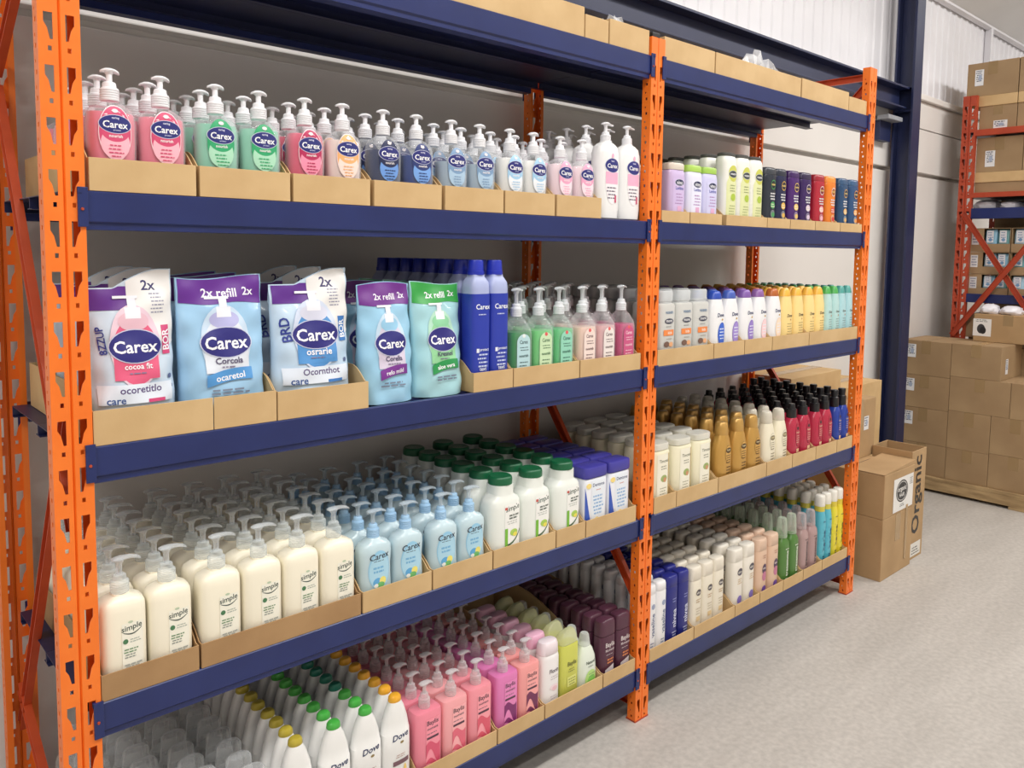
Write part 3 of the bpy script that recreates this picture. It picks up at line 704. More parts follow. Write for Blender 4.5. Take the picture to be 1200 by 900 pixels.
# -- white bottle with round green lid
GC = [(0, 0.042, 0.028), (0.003, 0.0465, 0.0315), (0.012, 0.048, 0.033), (0.128, 0.048, 0.033), (0.140, 0.0465, 0.032), (0.148, 0.042, 0.030), (0.154, 0.031, 0.028), (0.158, 0.0275, 0.0275), (0.180, 0.0275, 0.0275)]
A = [('r', -0.012, 0.038, 0.032, 0.136, (246, 246, 242)), ('t', 'simple', 0.013, 0.125, 0.044, (96, 110, 100), 5, 0.1), ('r', -0.012, -0.004, 0.124, 0.13, (206, 92, 84)), ('l', -0.004, 0.034, 0.111, 2, 0.0065, 0.004, (112, 120, 112)), ('l', -0.008, 0.034, 0.096, 2, 0.005, 0.0016, (180, 184, 178)), ('r', -0.012, -0.003, 0.032, 0.08, (122, 186, 62)), ('p', [(-0.004 + 0.042 * i / 12, 0.044 + 0.03 * (i / 12) ** 2 - 0.006, 0.048 + 0.03 * (i / 12) ** 2 - 0.005) for i in range(13)], (84, 110, 80)), ('e', 0.016, 0.068, 0.012, 0.008, (172, 206, 92)), ('e', 0.02, 0.063, 0.007, 0.005, (236, 222, 90))]
kind('green_lid', 'shampoo_bottle', 'white bottle with round dark green lid', 'bottle', [('body', loft('body', GC, plastic((238, 242, 236), 0.3), e=3.4)), ('lid', loft('lid', [(0.1795, 0.028, 0.028), (0.1805, 0.0292, 0.0292), (0.193, 0.0292, 0.0292), (0.197, 0.028, 0.028), (0.199, 0.025, 0.025), (0.1985, 0.021, 0.021)], plastic((22, 98, 62), 0.35), e=2, seg=28))], label_mesh('label', A, front_of(GC, 3.4), 0.0006, 15))
# -- white pack bottle with wide violet blue lid
VB = prism(0.084, 0.05, 0.142, 0.006)
A = [('p', [(-0.04 + 0.025 * i / 8, 0.004, 0.12 - 0.1 * math.sin(math.pi / 2 * i / 8)) for i in range(9)], (64, 96, 190)), ('r', -0.02, 0.03, 0.018, 0.138, (236, 242, 250)), ('t', 'Dentone', 0.006, 0.124, 0.044, (70, 82, 120)), ('l', -0.004, 0.016, 0.111, 1, 0.006, 0.002, (206, 120, 90)), ('l', -0.016, 0.028, 0.096, 6, 0.009, 0.0045, (150, 186, 226)), ('e', 0.0, 0.032, 0.009, 0.007, (244, 220, 130)), ('e', -0.03, 0.124, 0.008, 0.007, (248, 224, 140))]
kind('violet_lid', 'lotion_bottle', 'white square bottle with violet blue lid', 'bottle', [('body', loft('body', VB, plastic((236, 238, 246), 0.3), e=6)), ('lid', loft('lid', prism(0.087, 0.053, 0.030, 0.005, 0.1415), plastic((70, 66, 160), 0.35), e=6))], label_mesh('label', A, front_of(VB, 6), 0.0006, 16))
# -- cream cylinders with clear lid
CY = prism(0.088, 0.058, 0.168, 0.008)
A = [('r', -0.024, 0.028, 0.026, 0.158, (244, 240, 222)), ('t', 'Timotei', 0.003, 0.138, 0.04, (110, 112, 92)), ('l', -0.012, 0.02, 0.124, 2, 0.007, 0.003, (150, 148, 130)), ('e', 0.004, 0.088, 0.014, 0.010, (160, 178, 110)), ('e', 0.008, 0.084, 0.007, 0.007, (206, 150, 110)), ('l', -0.014, 0.02, 0.062, 4, 0.008, 0.0025, (176, 172, 150)), ('r', 0.024, 0.028, 0.026, 0.158, (206, 176, 96))]
kind('cream_cyl', 'shampoo_bottle', 'wide cream shampoo bottle with clear lid', 'bottle', [('body', loft('body', CY, plastic((240, 234, 206), 0.32), e=2.8)), ('lid', loft('lid', [(0.1675, 0.038, 0.024), (0.169, 0.041, 0.027), (0.184, 0.041, 0.027), (0.187, 0.038, 0.025)], clear((232, 230, 220), 0.55, 0.1), e=2.8))], label_mesh('label', A, front_of(CY, 2.8), 0.0007, 17))
# -- gold / cream tapering shampoo
GD = [(0, 0.030, 0.02), (0.003, 0.035, 0.0225), (0.02, 0.0385, 0.0245), (0.08, 0.0392, 0.025), (0.12, 0.0372, 0.024), (0.150, 0.028, 0.0205), (0.164, 0.022, 0.018)]
gdc = [(0.1635, 0.0225, 0.0185), (0.165, 0.0235, 0.019), (0.188, 0.0215, 0.0175), (0.198, 0.0195, 0.0155), (0.202, 0.016, 0.0125)]
for key, desc, bc, mt, inkc, capm_ in (('gold', 'metallic gold shampoo bottle', (206, 160, 84), 0.35, (86, 62, 30), plastic((206, 162, 90), 0.28, 0.35)), ('ivory', 'ivory shampoo bottle with clear cap', (240, 232, 208), 0.0, (140, 128, 100), clear((236, 230, 214), 0.6, 0.1))):
    A = [('e', 0.006, 0.104, 0.018, 0.028, tuple(int(v * 0.78) for v in bc)), ('e', 0.006, 0.104, 0.0165, 0.0262, bc), ('e', 0.006, 0.116, 0.015, 0.0085, inkc), ('t', 'Organic', 0.006, 0.117, 0.022, (240, 226, 180)), ('l', -0.008, 0.02, 0.102, 4, 0.007, 0.0026, inkc), ('l', -0.008, 0.02, 0.066, 3, 0.009, 0.003, inkc)]
    kind(key, 'shampoo_bottle', desc, 'bottle', [('body', loft('body', GD, plastic(bc, 0.3, mt), e=2.6)), ('cap', loft('cap', gdc, capm_, e=2.4))], label_mesh('label', A, front_of(GD, 2.6), 0.0007, 18))
# -- red / blue oval shampoo with black cap
RD = [(0, 0.026, 0.019), (0.003, 0.031, 0.022), (0.02, 0.0345, 0.024), (0.07, 0.037, 0.025), (0.11, 0.036, 0.0245), (0.14, 0.030, 0.022), (0.156, 0.022, 0.018), (0.160, 0.018, 0.016)]
for key, desc, bc, capr_ in (('red_oval', 'red shampoo bottle with black cap', (182, 46, 72), [(0.1595, 0.0165, 0.0155), (0.162, 0.0185, 0.017), (0.190, 0.0175, 0.016), (0.192, 0.0125, 0.012), (0.205, 0.0118, 0.0115), (0.208, 0.010, 0.010)]), ('blue_oval', 'royal blue shampoo bottle with tall black cap', (42, 66, 158), [(0.1595, 0.0165, 0.0155), (0.162, 0.0178, 0.016), (0.194, 0.0165, 0.0155), (0.197, 0.0125, 0.012), (0.219, 0.0145, 0.0135), (0.222, 0.012, 0.012)])):
    A = [('e', 0.005, 0.102, 0.0155, 0.04, tuple(int(v * 0.82) for v in bc)), ('e', 0.005, 0.102, 0.014, 0.038, bc), ('e', 0.005, 0.124, 0.007, 0.006, (60, 30, 36)), ('t', 'Organic', 0.005, 0.11, 0.024, (232, 206, 170)), ('l', -0.007, 0.017, 0.1, 4, 0.0075, 0.0025, (220, 180, 160)), ('r', -0.004, 0.014, 0.042, 0.054, (232, 190, 150)), ('l', -0.006, 0.016, 0.036, 2, 0.006, 0.003, (240, 220, 200))]
    RK = RD if key == 'red_oval' else [(z_, a_ * 0.76, b_) for z_, a_, b_ in RD]
    kind(key, 'shampoo_bottle', desc, 'bottle', [('body', loft('body', RK, plastic(bc, 0.22), e=2.6)), ('cap', loft('cap', capr_, BLACK, e=2.2))], label_mesh('label', A, front_of(RK, 2.6), 0.0007, 19))
# -- clear oval overcaps on clear bottles
CL = [(0, 0.027, 0.018), (0.003, 0.030, 0.0205), (0.13, 0.031, 0.021), (0.138, 0.028, 0.019), (0.141, 0.026, 0.0175)]
kind('clear_cap', 'shampoo_bottle', 'clear bottle with tall clear overcap', 'bottle', [('body', loft('body', CL, clear((224, 228, 228), 0.2, 0.06), e=2.6)), ('overcap', loft('overcap', [(0.1405, 0.023, 0.0155), (0.143, 0.0262, 0.018), (0.186, 0.0235, 0.016), (0.190, 0.020, 0.0135), (0.1905, 0.017, 0.011)], clear((230, 234, 236), 0.12, 0.05), e=2.4))])
# -- bottom shelf white body wash
DB = [(0, 0.027, 0.0155), (0.003, 0.031, 0.0175), (0.02, 0.034, 0.0188), (0.10, 0.0348, 0.019), (0.135, 0.0335, 0.0186), (0.136, 0.0325, 0.018), (0.16, 0.0285, 0.0165), (0.185, 0.0205, 0.0142), (0.197, 0.0145, 0.0118), (0.199, 0.0135, 0.0112)]
for key, desc, capc, extra in (('dove_gold', 'white body wash bottle with mustard cap', (186, 168, 60), (240, 226, 170)), ('dove_green', 'white body wash bottle with leaf green cap', (74, 176, 72), (150, 206, 150)), ('dove_teal', 'white body wash bottle with teal green cap', (34, 120, 100), (150, 206, 190)), ('dove_blue', 'white body wash bottle with dusty blue cap', (64, 132, 164), (150, 190, 210)), ('dove_amber', 'white body wash bottle with amber cap', (240, 176, 52), (244, 210, 130))):
    A = [('t', 'Dove', 0.004, 0.128, 0.040, (46, 58, 100), 4, 0.2), ('e', 0.006, 0.1135, 0.0045, 0.0028, (150, 130, 84)), ('l', -0.012, 0.02, 0.088, 2, 0.0045, 0.0016, (190, 160, 150))]
    if key == 'dove_amber': A += [('r', -0.016, 0.024, 0.066, 0.076, (122, 90, 98)), ('e', -0.012, 0.046, 0.004, 0.014, (244, 206, 120)), ('e', 0.014, 0.048, 0.004, 0.015, (244, 206, 120))]
    else: A += [('e', 0.012, 0.03, 0.014, 0.008, extra), ('l', -0.008, 0.018, 0.02, 2, 0.006, 0.003, extra)]
    kind(key, 'body_wash_bottle', desc, 'bottle', [('body', loft('body', DB, plastic((240, 240, 238), 0.3), e=2.6)), ('cap', loft('cap', [(0.1985, 0.0135, 0.0112), (0.200, 0.0145, 0.012), (0.208, 0.0135, 0.0112), (0.212, 0.0105, 0.009), (0.213, 0.007, 0.006)], plastic(capc, 0.3), e=2.2, seg=20))], label_mesh('label', A, front_of(DB, 2.6), 0.0006, 20))
# -- pink bath soak pump bottles
PX = prism(0.07, 0.046, 0.150, 0.006)
for key, desc, bc, band in (('bath_coral', 'coral pink bath soak pump bottle', (238, 140, 158), (222, 92, 120)), ('bath_pink', 'light pink bath soak pump bottle', (242, 168, 172), (230, 110, 130)), ('bath_rose', 'rose pink bath soak pump bottle', (240, 150, 162), (226, 96, 116)), ('bath_orchid', 'orchid pink bath soak pump bottle', (222, 126, 182), (130, 50, 110)), ('bath_salmon', 'salmon pink bath soak pump bottle with plum print', (240, 160, 158), (120, 56, 92))):
    A = [('r', -0.012, 0.026, 0.024, 0.132, tuple(min(255, v + 14) for v in bc)), ('t', 'Baylis', 0.006, 0.122, 0.031, (70, 50, 62)), ('t', 'moment', 0.006, 0.11, 0.029, (110, 80, 90)), ('l', -0.01, 0.022, 0.1, 1, 0.006, 0.002, (150, 110, 124)), ('r', -0.010, 0.022, 0.087, 0.092, (90, 60, 76)), ('p', [(-0.012 + 0.038 * i / 12, 0.046 + 0.018 * math.sin(i * 0.45), 0.076 + 0.006 * math.sin(i * 0.5)) for i in range(13)], band), ('p', [(-0.012 + 0.038 * i / 12, 0.028 + 0.006 * math.sin(i * 0.4 + 1), 0.036 + 0.008 * math.sin(i * 0.45)) for i in range(13)], band)]
    kind(key, 'pump_bottle', desc, 'soap bottle', [('body', loft('body', PX, plastic(bc, 0.2, sss=0.1), e=5))] + pump_parts(0.1495, 0.0125, 'L', clear((226, 220, 222), 0.35, 0.08), clear((230, 226, 228), 0.35, 0.08), 0.022, 0.032, 0.02), label_mesh('label', A, front_of(PX, 5), 0.0006, 21))
# -- four other bottom shelf bottles
WR = rounded_bottle(0.066, 0.042, 0.146, 0.012, 0.9)
A = [('t', 'Florin', 0.006, 0.104, 0.034, (120, 110, 118)), ('l', -0.01, 0.022, 0.09, 2, 0.006, 0.0016, (190, 180, 186)), ('e', 0.006, 0.062, 0.016, 0.007, (246, 226, 230)), ('e', 0.008, 0.058, 0.010, 0.006, (240, 200, 208)), ('l', -0.01, 0.02, 0.04, 2, 0.006, 0.0016, (200, 190, 196))]
kind('white_round', 'body_wash_bottle', 'white body wash bottle with pearl cap', 'bottle', [('body', loft('body', WR, plastic((244, 240, 240), 0.3), e=2.8)), ('cap', loft('cap', [(0.1455, 0.030, 0.0185), (0.147, 0.0315, 0.0195), (0.168, 0.030, 0.0185), (0.176, 0.0265, 0.016), (0.178, 0.022, 0.013)], plastic((240, 226, 232), 0.3), e=2.8))], label_mesh('label', A, front_of(WR, 2.8), 0.0006, 22))
kind('pink_round', 'body_wash_bottle', 'white body wash bottle with pink cap', 'bottle', [('body', KINDS['white_round']['parts'][0][1]), ('cap', loft('cap', [(0.1455, 0.030, 0.0185), (0.147, 0.0315, 0.0195), (0.168, 0.030, 0.0185), (0.176, 0.0265, 0.016), (0.178, 0.022, 0.013)], plastic((236, 182, 206), 0.3), e=2.8))], KINDS['white_round']['label'])
LM = prism(0.066, 0.036, 0.150, 0.005)
A = [('t', 'Baylis', 0.004, 0.098, 0.034, (110, 112, 60)), ('l', -0.012, 0.02, 0.086, 2, 0.006, 0.002, (130, 132, 70)), ('r', -0.014, 0.02, 0.04, 0.066, (222, 224, 130)), ('l', -0.01, 0.018, 0.06, 3, 0.007, 0.0025, (140, 146, 70)), ('l', -0.012, 0.02, 0.028, 2, 0.006, 0.002, (150, 152, 80))]
kind('lime_flat', 'shower_gel_bottle', 'flat lime green shower gel bottle with clear slanted cap', 'bottle', [('body', loft('body', LM, plastic((206, 208, 96), 0.2, sss=0.1), e=5)), ('cap', loft('cap', [(0.1495, 0.0305, 0.0165), (0.151, 0.032, 0.0175), (0.166, 0.030, 0.0155), (0.178, 0.022, 0.010, 0.004), (0.184, 0.012, 0.005, 0.008)], clear((224, 226, 180), 0.4, 0.08), e=4))], label_mesh('label', A, front_of(LM, 5), 0.0006, 23))
CN = [(0, 0.030, 0.019), (0.003, 0.034, 0.0215), (0.02, 0.0365, 0.023), (0.06, 0.0368, 0.023), (0.09, 0.033, 0.0215), (0.112, 0.023, 0.0175), (0.120, 0.016, 0.0145)]
A = [('t', 'Natural', 0.004, 0.080, 0.034, (84, 96, 84)), ('l', -0.01, 0.02, 0.07, 1, 0.006, 0.002, (140, 150, 140)), ('e', 0.004, 0.034, 0.022, 0.026, (184, 222, 132)), ('e', 0.006, 0.028, 0.016, 0.018, (140, 206, 96)), ('l', -0.008, 0.02, 0.05, 2, 0.007, 0.002, (110, 150, 100))]
kind('cone', 'shower_gel_bottle', 'white and green conical bottle with clear cap', 'bottle', [('body', loft('body', CN, plastic((228, 236, 222), 0.25), e=2.6)), ('cap', loft('cap', [(0.1195, 0.0155, 0.0135), (0.121, 0.0168, 0.0148), (0.148, 0.0125, 0.0115), (0.152, 0.010, 0.009)], clear((232, 236, 232), 0.35, 0.08), e=2.3))], label_mesh('label', A, front_of(CN, 2.6), 0.0007, 24))
BR = prism(0.063, 0.037, 0.126, 0.005)
A = [('t', 'Baylis', 0.004, 0.099, 0.038, (226, 214, 214)), ('t', 'Moments', 0.004, 0.086, 0.038, (206, 190, 194)), ('l', -0.014, 0.022, 0.075, 1, 0.006, 0.002, (190, 170, 176)), ('l', -0.01, 0.018, 0.062, 2, 0.008, 0.0045, (214, 128, 80)), ('p', [(-0.016 + 0.036 * i / 10, 0.02, 0.034 + 0.01 * i / 10) for i in range(11)], (214, 204, 208))]
kind('plum', 'shower_gel_bottle', 'dark plum brown shower gel bottle', 'bottle', [('body', loft('body', BR, plastic((82, 44, 62), 0.25), e=4)), ('cap', loft('cap', [(0.1255, 0.0295, 0.017), (0.127, 0.0315, 0.0185), (0.156, 0.031, 0.0182), (0.165, 0.0285, 0.0165), (0.168, 0.024, 0.013)], plastic((86, 50, 66), 0.3), e=4))], label_mesh('label', A, front_of(BR, 4), 0.0006, 25))
# -- slim deodorant and conditioner bottles, right bay bottom
def slim(key, name, desc, w, d, h, capz, bc, capc, art, e=3.0, seed=30, capmat=None, rot=0.0, taper=1.0):
    a, b = w / 2, d / 2
    rg = [(0, a * 0.9, b * 0.9), (0.003, a * 0.98, b * 0.98), (0.008, a, b), (capz * 0.7, a, b), (capz - 0.004, a * taper, b * taper), (capz, a * taper * 0.96, b * taper * 0.96)]
    cg = [(capz - 0.0005, a * taper * 0.95, b * taper * 0.95), (capz + 0.001, a * taper, b * taper), (h - 0.008, a * taper * 0.97, b * taper * 0.97), (h - 0.002, a * taper * 0.9, b * taper * 0.88), (h, a * taper * 0.78, b * taper * 0.74)]
    kind(key, name, desc, 'bottle', [('body', loft('body', rg, plastic(bc, 0.28), e=e)), ('cap', loft('cap', cg, capmat or plastic(capc, 0.3), e=e))], label_mesh('label', art, front_of(rg, e), 0.0006, seed), rot)
vt = lambda s, z, wd, c, x=0.004: ('t', s, x, z, wd, c, 90)
slim('white_slim', 'body_wash_bottle', 'slim white bottle with flat white cap', 0.045, 0.034, 0.207, 0.182, (242, 242, 244), (238, 238, 240), [vt('vaseline', 0.09, 0.07, (110, 120, 150)), ('e', 0.004, 0.146, 0.008, 0.008, (160, 170, 196)), ('l', -0.008, 0.012, 0.04, 3, 0.008, 0.003, (130, 140, 170))])
slim('indigo_slim', 'body_wash_bottle', 'slim indigo blue bottle with indigo cap', 0.052, 0.040, 0.212, 0.18, (40, 44, 124), (44, 48, 132), [vt('nivea', 0.085, 0.055, (214, 218, 236)), ('l', -0.008, 0.014, 0.145, 2, 0.008, 0.003, (150, 156, 210)), ('l', -0.008, 0.016, 0.045, 4, 0.008, 0.0035, (190, 196, 226))])
slim('pearl_slim', 'conditioner_bottle', 'slim pearl cream bottle with pearl cap', 0.056, 0.040, 0.205, 0.165, (238, 230, 212), (232, 224, 208), [('e', 0.004, 0.126, 0.014, 0.011, (226, 214, 186)), ('e', 0.004, 0.126, 0.0125, 0.0095, (84, 78, 84)), ('t', 'elvo', 0.004, 0.126, 0.018, (236, 230, 220)), ('l', -0.01, 0.018, 0.106, 2, 0.007, 0.003, (190, 160, 120)), ('r', -0.006, 0.014, 0.038, 0.052, (222, 196, 150)), ('l', -0.01, 0.016, 0.078, 3, 0.008, 0.0025, (190, 176, 150))])
slim('pearl_violet', 'conditioner_bottle', 'pearl white bottle with violet foot print', 0.062, 0.042, 0.205, 0.165, (240, 234, 222), (234, 228, 216), [('e', 0.004, 0.13, 0.0165, 0.013, (226, 214, 200)), ('e', 0.004, 0.13, 0.015, 0.0115, (74, 70, 84)), ('t', 'elvo', 0.004, 0.13, 0.021, (236, 230, 220)), ('l', -0.01, 0.018, 0.108, 3, 0.007, 0.0028, (210, 180, 140)), ('e', 0.005, 0.038, 0.014, 0.014, (132, 116, 190))])
slim('peach_slim', 'conditioner_bottle', 'peach beige bottle with purple emblem', 0.064, 0.042, 0.203, 0.165, (226, 192, 166), (222, 190, 166), [('e', 0.006, 0.1, 0.014, 0.018, (86, 64, 90)), ('e', 0.006, 0.076, 0.0135, 0.016, (196, 120, 150)), ('t', 'elvo', 0.006, 0.104, 0.018, (240, 226, 220)), ('l', -0.008, 0.018, 0.148, 2, 0.007, 0.0025, (170, 120, 100)), ('e', 0.006, 0.032, 0.014, 0.012, (112, 80, 160))])
def spray(key, desc, bc, h, inkc, capmat, e=3.0, overcol=None):
    a = 0.029
    rg = [(0, a * 0.85, 0.019), (0.003, a * 0.97, 0.0215), (0.012, a, 0.0225), (0.14, a, 0.0225), (0.156, a * 0.9, 0.021), (0.166, a * 0.62, 0.0165), (0.17, a * 0.56, 0.0155)]
    cg = [(0.1695, a * 0.56, 0.0155), (0.171, a * 0.66, 0.0178), (h - 0.012, a * 0.56, 0.0155), (h - 0.003, a * 0.5, 0.0135), (h, a * 0.4, 0.011)]
    A = [vt('tresemme', 0.082, 0.09, inkc, 0.005), ('l', -0.01, 0.016, 0.135, 1, 0.006, 0.003, inkc), ('l', -0.008, 0.016, 0.03, 3, 0.008, 0.004, inkc)]
    kind(key, 'hair_spray_bottle', desc, 'bottle', [('body', loft('body', rg, plastic(bc, 0.22), e=e)), ('cap', loft('cap', cg, capmat, e=2.4))], label_mesh('label', A, front_of(rg, e), 0.0006, 33))
spray('green_spray', 'bottle green hair spray bottle with clear cap', (84, 128, 62), 0.24, (226, 234, 214), clear((206, 220, 200), 0.28, 0.06))
spray('mauve_spray', 'mauve hair spray bottle with clear cap', (176, 146, 144), 0.226, (70, 56, 60), clear((214, 198, 198), 0.32, 0.06))
def slim_spray(key, desc, bc, inkc):
    a = 0.0215
    rg = [(0, a * 0.85, 0.018), (0.003, a * 0.97, 0.0205), (0.012, a, 0.0215), (0.165, a, 0.0215), (0.185, a * 0.9, 0.02), (0.2, a * 0.78, 0.018), (0.207, a * 0.74, 0.017)]
    band = [(0.2065, a * 0.8, 0.0178), (0.226, a * 0.8, 0.0178)]
    cg = [(0.2255, a * 0.82, 0.0182), (0.228, a * 0.84, 0.0186), (0.258, a * 0.8, 0.0178), (0.264, a * 0.72, 0.016), (0.266, a * 0.6, 0.013)]
    A = [vt('herbal', 0.1, 0.085, inkc), ('l', -0.008, 0.012, 0.17, 1, 0.006, 0.003, inkc), ('l', -0.007, 0.012, 0.04, 3, 0.008, 0.004, inkc)]
    kind(key, 'hair_spray_bottle', desc, 'bottle', [('body', loft('body', rg, plastic(bc, 0.22), e=2.8)), ('neck_band', loft('neck_band', band, plastic((222, 200, 66) if key == 'yellow_spray' else (214, 202, 84), 0.3), e=2.4)), ('cap', loft('cap', cg, plastic((236, 232, 222), 0.3), e=2.4))], label_mesh('label', A, front_of(rg, 2.8), 0.0006, 34))
slim_spray('turquoise_spray', 'turquoise hair spray bottle with white cap', (92, 184, 204), (36, 70, 110))
slim_spray('yellow_spray', 'bright yellow hair spray bottle with white cap', (232, 216, 62), (80, 84, 60))

# ------------------------------------------------------------------ refill pouches
def pouch(key, desc, hw, h, base, art, spout=False, seed=1):
    rnd = random.Random(seed)
    ph = [rnd.random() * 6 for _ in range(6)]
    def top(x):
        if not spout: return h + 0.004 * math.sin(x * 30 + ph[0])
        t = min(1, max(0, (x / hw + 0.35) / 1.1))
        return h - 0.022 + 0.03 * math.sin(t * math.pi / 2) * (1 if t > 0 else 0)
    def half_w(t): return hw * (0.975 + 0.02 * abs(2 * t - 1) ** 1.5 - 0.008 * math.sin(t * 9 + ph[1]))
    def thick(x, t):
        s = min(1.0, abs(x) / half_w(t))
        base_t = 0.030 * (1 - t) ** 0.55 + 0.012 * math.sin(math.pi * min(1, t * 1.02)) * (1 - t)
        return max(0.0008, base_t * (1 - s ** 3.0) ** 0.7 * (1 - 0.9 * min(1, max(0, (t - 0.8) / 0.2)) ** 1.2) + 0.0008)
    def wr(x, z):
        return 0.0016 * math.sin(x * 95 + z * 60 + ph[2]) * math.sin(z * 40 + ph[3]) + 0.0012 * math.sin(x * 60 - z * 120 + ph[4])
    def front(x, z):
        t = min(1, max(0, z / top(x)))
        return -thick(x, t) + wr(x, z) * (0.6 + 0.8 * abs(x) / hw) - 0.012 * (1 - t)
    nx, nz = 46, 54
    V, F = [], []
    for side in (0, 1):
        for j in range(nz + 1):
            for i in range(nx + 1):
                t = j / nz; x = (2 * i / nx - 1) * half_w(t); z = t * top(x)
                f = front(x, z)
                y = f if side == 0 else -f * 0.9 - 0.012 * (1 - t) + 0.0012
                V.append((x, y, z))
    n1 = (nx + 1) * (nz + 1)
    for j in range(nz):
        for i in range(nx):
            a = j * (nx + 1) + i
            F.append((a, a + 1, a + nx + 2, a + nx + 1)); F.append((n1 + a, n1 + a + nx + 1, n1 + a + nx + 2, n1 + a + 1))
    for i in range(nx):
        F.append((i, n1 + i, n1 + i + 1, i + 1)); a = nz * (nx + 1) + i; F.append((a, a + 1, n1 + a + 1, n1 + a))
    for j in range(nz):
        a = j * (nx + 1); F.append((a, a + nx + 1, n1 + a + nx + 1, n1 + a)); a += nx; F.append((a, n1 + a, n1 + a + nx + 1, a + nx + 1))
    body = finish('pouch', V, F, plastic(base, 0.22, coat=0.3), angle=60)
    lab = label_mesh('label', art(hw, h, top), front, 0.0009, seed, 0.006, 0.00014)
    kind(key, 'refill_pouch', desc, 'pouch', [('pouch', body)], lab)

def pouch_art(band, low, liq, capw, word, word2, ribbon, spout=False, two=True, rw='essential', lift=(0.19, 0.84)):
    def f(hw, h, top):
        A = []
        N = 24
        xs_ = [(-hw * 0.95 + 1.9 * hw * i / N) for i in range(N + 1)]
        if spout:
            A.append(('p', [(x, h * 0.78, min(h - 0.020, top(x) - 0.002)) for x in xs_ if x < hw * 0.2], band))
            A.append(('p', [(x, h * (0.60 + 0.05 * math.sin(6 * x / hw)), top(x) - 0.0015) for x in xs_ if x > -hw * 0.12], (232, 230, 228)))
            A.append(('t', '2x', hw * 0.42, h * 0.93, hw * 0.34, (52, 46, 100)))
            A.append(('l', hw * 0.40, hw * 0.75, h * 0.88, 6, 0.006, 0.0022, (150, 150, 170)))
            A.append(('r', hw * 0.62, hw * 0.82, h * 0.50, h * 0.68, ribbon)); A.append(('t', 'BOR', hw * 0.72, h * 0.59, h * 0.13, (244, 244, 248), 90))
            A.append(('t', '8ZZUP' if ribbon[0] > 150 else 'BRD', -hw * 0.72, h * 0.60, h * 0.17, (44, 60, 146), 98))
            A.append(('e', hw * 0.78, h * 0.36, 0.004, 0.004, (90, 100, 140))); A.append(('e', hw * 0.78, h * 0.30, 0.004, 0.004, (90, 100, 140)))
        else:
            A.append(('p', [(x, h * 0.82 + 0.002 * math.sin(x * 60), top(x) - 0.0015) for x in xs_], band))
            A.append(('t', '2x refill', -hw * 0.05, h * 0.89, hw * 0.8, (238, 236, 246)))
            if two: A.append(('t', '2x', hw * 0.62, h * 0.90, hw * 0.26, (238, 236, 246)))
        nb = len(A)
        # picture of the pump bottle
        A.append(('e', 0, h * 0.44, hw * 0.56, h * 0.30, low))
        A.append(('e', 0, h * 0.40, hw * 0.50, h * 0.24, liq))
        A.append(('r', -hw * 0.50, hw * 0.50, h * 0.20, h * 0.40, liq))
        A.append(('e', 0, h * 0.62, hw * 0.34, h * 0.07, capw))
        A.append(('r', -hw * 0.17, hw * 0.17, h * 0.64, h * 0.72, (236, 236, 244)))
        A.append(('r', -hw * 0.09, hw * 0.09, h * 0.72, h * 0.785, (230, 232, 242)))
        A.append(('r', -hw * 0.40, hw * 0.14, h * 0.785, h * 0.805, (238, 238, 246)))
        A.append(('e', 0.0, h * 0.44, hw * 0.60, h * 0.125, (200, 204, 226))); A.append(('e', 0.0, h * 0.44, hw * 0.575, h * 0.118, (44, 42, 122)))
        A.append(('t', 'Carex', 0.0, h * 0.437, hw * 0.98, (250, 250, 252)))
        A.append(('t', word, 0.002, h * 0.295, hw * 0.62, (250, 246, 250) if sum(liq) < 520 else (84, 76, 110)))
        A.append(('l', -hw * 0.22, hw * 0.26, h * 0.25, 1, 0.005, 0.002, (130, 120, 150)))
        if spout:
            A.append(('r', -hw * 0.85, hw * 0.8, h * 0.03, h * 0.17, (226, 234, 246)))
            A.append(('t', word2, hw * 0.05, h * 0.13, hw * 0.95, (92, 76, 126)))
            A.append(('t', 'care', -hw * 0.5, h * 0.05, hw * 0.4, (60, 90, 150)))
            A.append(('r', hw * 0.2, hw * 0.6, h * 0.03, h * 0.055, ribbon))
        else:
            A.append(('p', [(-hw * 0.50 + 1.05 * hw * i / 14, h * (0.09 + 0.03 * math.sin(i / 14 * 2.6) + 0.03 * i / 14), h * (0.185 + 0.03 * math.sin(i / 14 * 2.6) + 0.03 * i / 14)) for i in range(15)], ribbon))
            A.append(('t', rw, 0.002, h * 0.168, hw * 0.66, (244, 244, 250), 6))
            A.append(('l', -hw * 0.5, hw * 0.5, h * 0.07, 2, 0.006, 0.003, (120, 130, 150)))
        za, zb = lift
        def zm(it):
            k = it[0]; g = lambda v: za * h + zb * v
            if k == 'e': return it[:2] + (g(it[2]), it[3], it[4] * zb) + it[5:]
            if k == 'r': return it[:3] + (g(it[3]), g(it[4])) + it[5:]
            if k == 'p': return (k, [(x, g(a), g(b)) for x, a, b in it[1]]) + it[2:]
            if k == 't': return it[:3] + (g(it[3]),) + it[4:]
            return it[:3] + (g(it[3]),) + it[4:]
        A[nb:] = [zm(it) for it in A[nb:]]
        return A
    return f
pouch('pouch_pink', 'pink soap refill pouch with white tear corner', 0.069, 0.262, (206, 222, 238), pouch_art((98, 42, 140), (228, 200, 214), (222, 92, 128), (226, 186, 200), 'cocoa fit', 'ocoretitlo', (206, 70, 120), True), True, 1)
pouch('pouch_blue', 'light blue soap refill pouch with purple top band', 0.078, 0.256, (160, 202, 234), pouch_art((98, 40, 142), (200, 220, 240), (222, 228, 238), (178, 178, 222), 'Corcola', '', (84, 152, 214), rw='ocaretol'), False, 2)
pouch('pouch_azure', 'azure soap refill pouch with white tear corner', 0.080, 0.262, (196, 218, 238), pouch_art((92, 40, 138), (206, 216, 236), (82, 146, 208), (212, 214, 232), 'osrarie', 'Ocornthot', (60, 120, 190), True), True, 3)
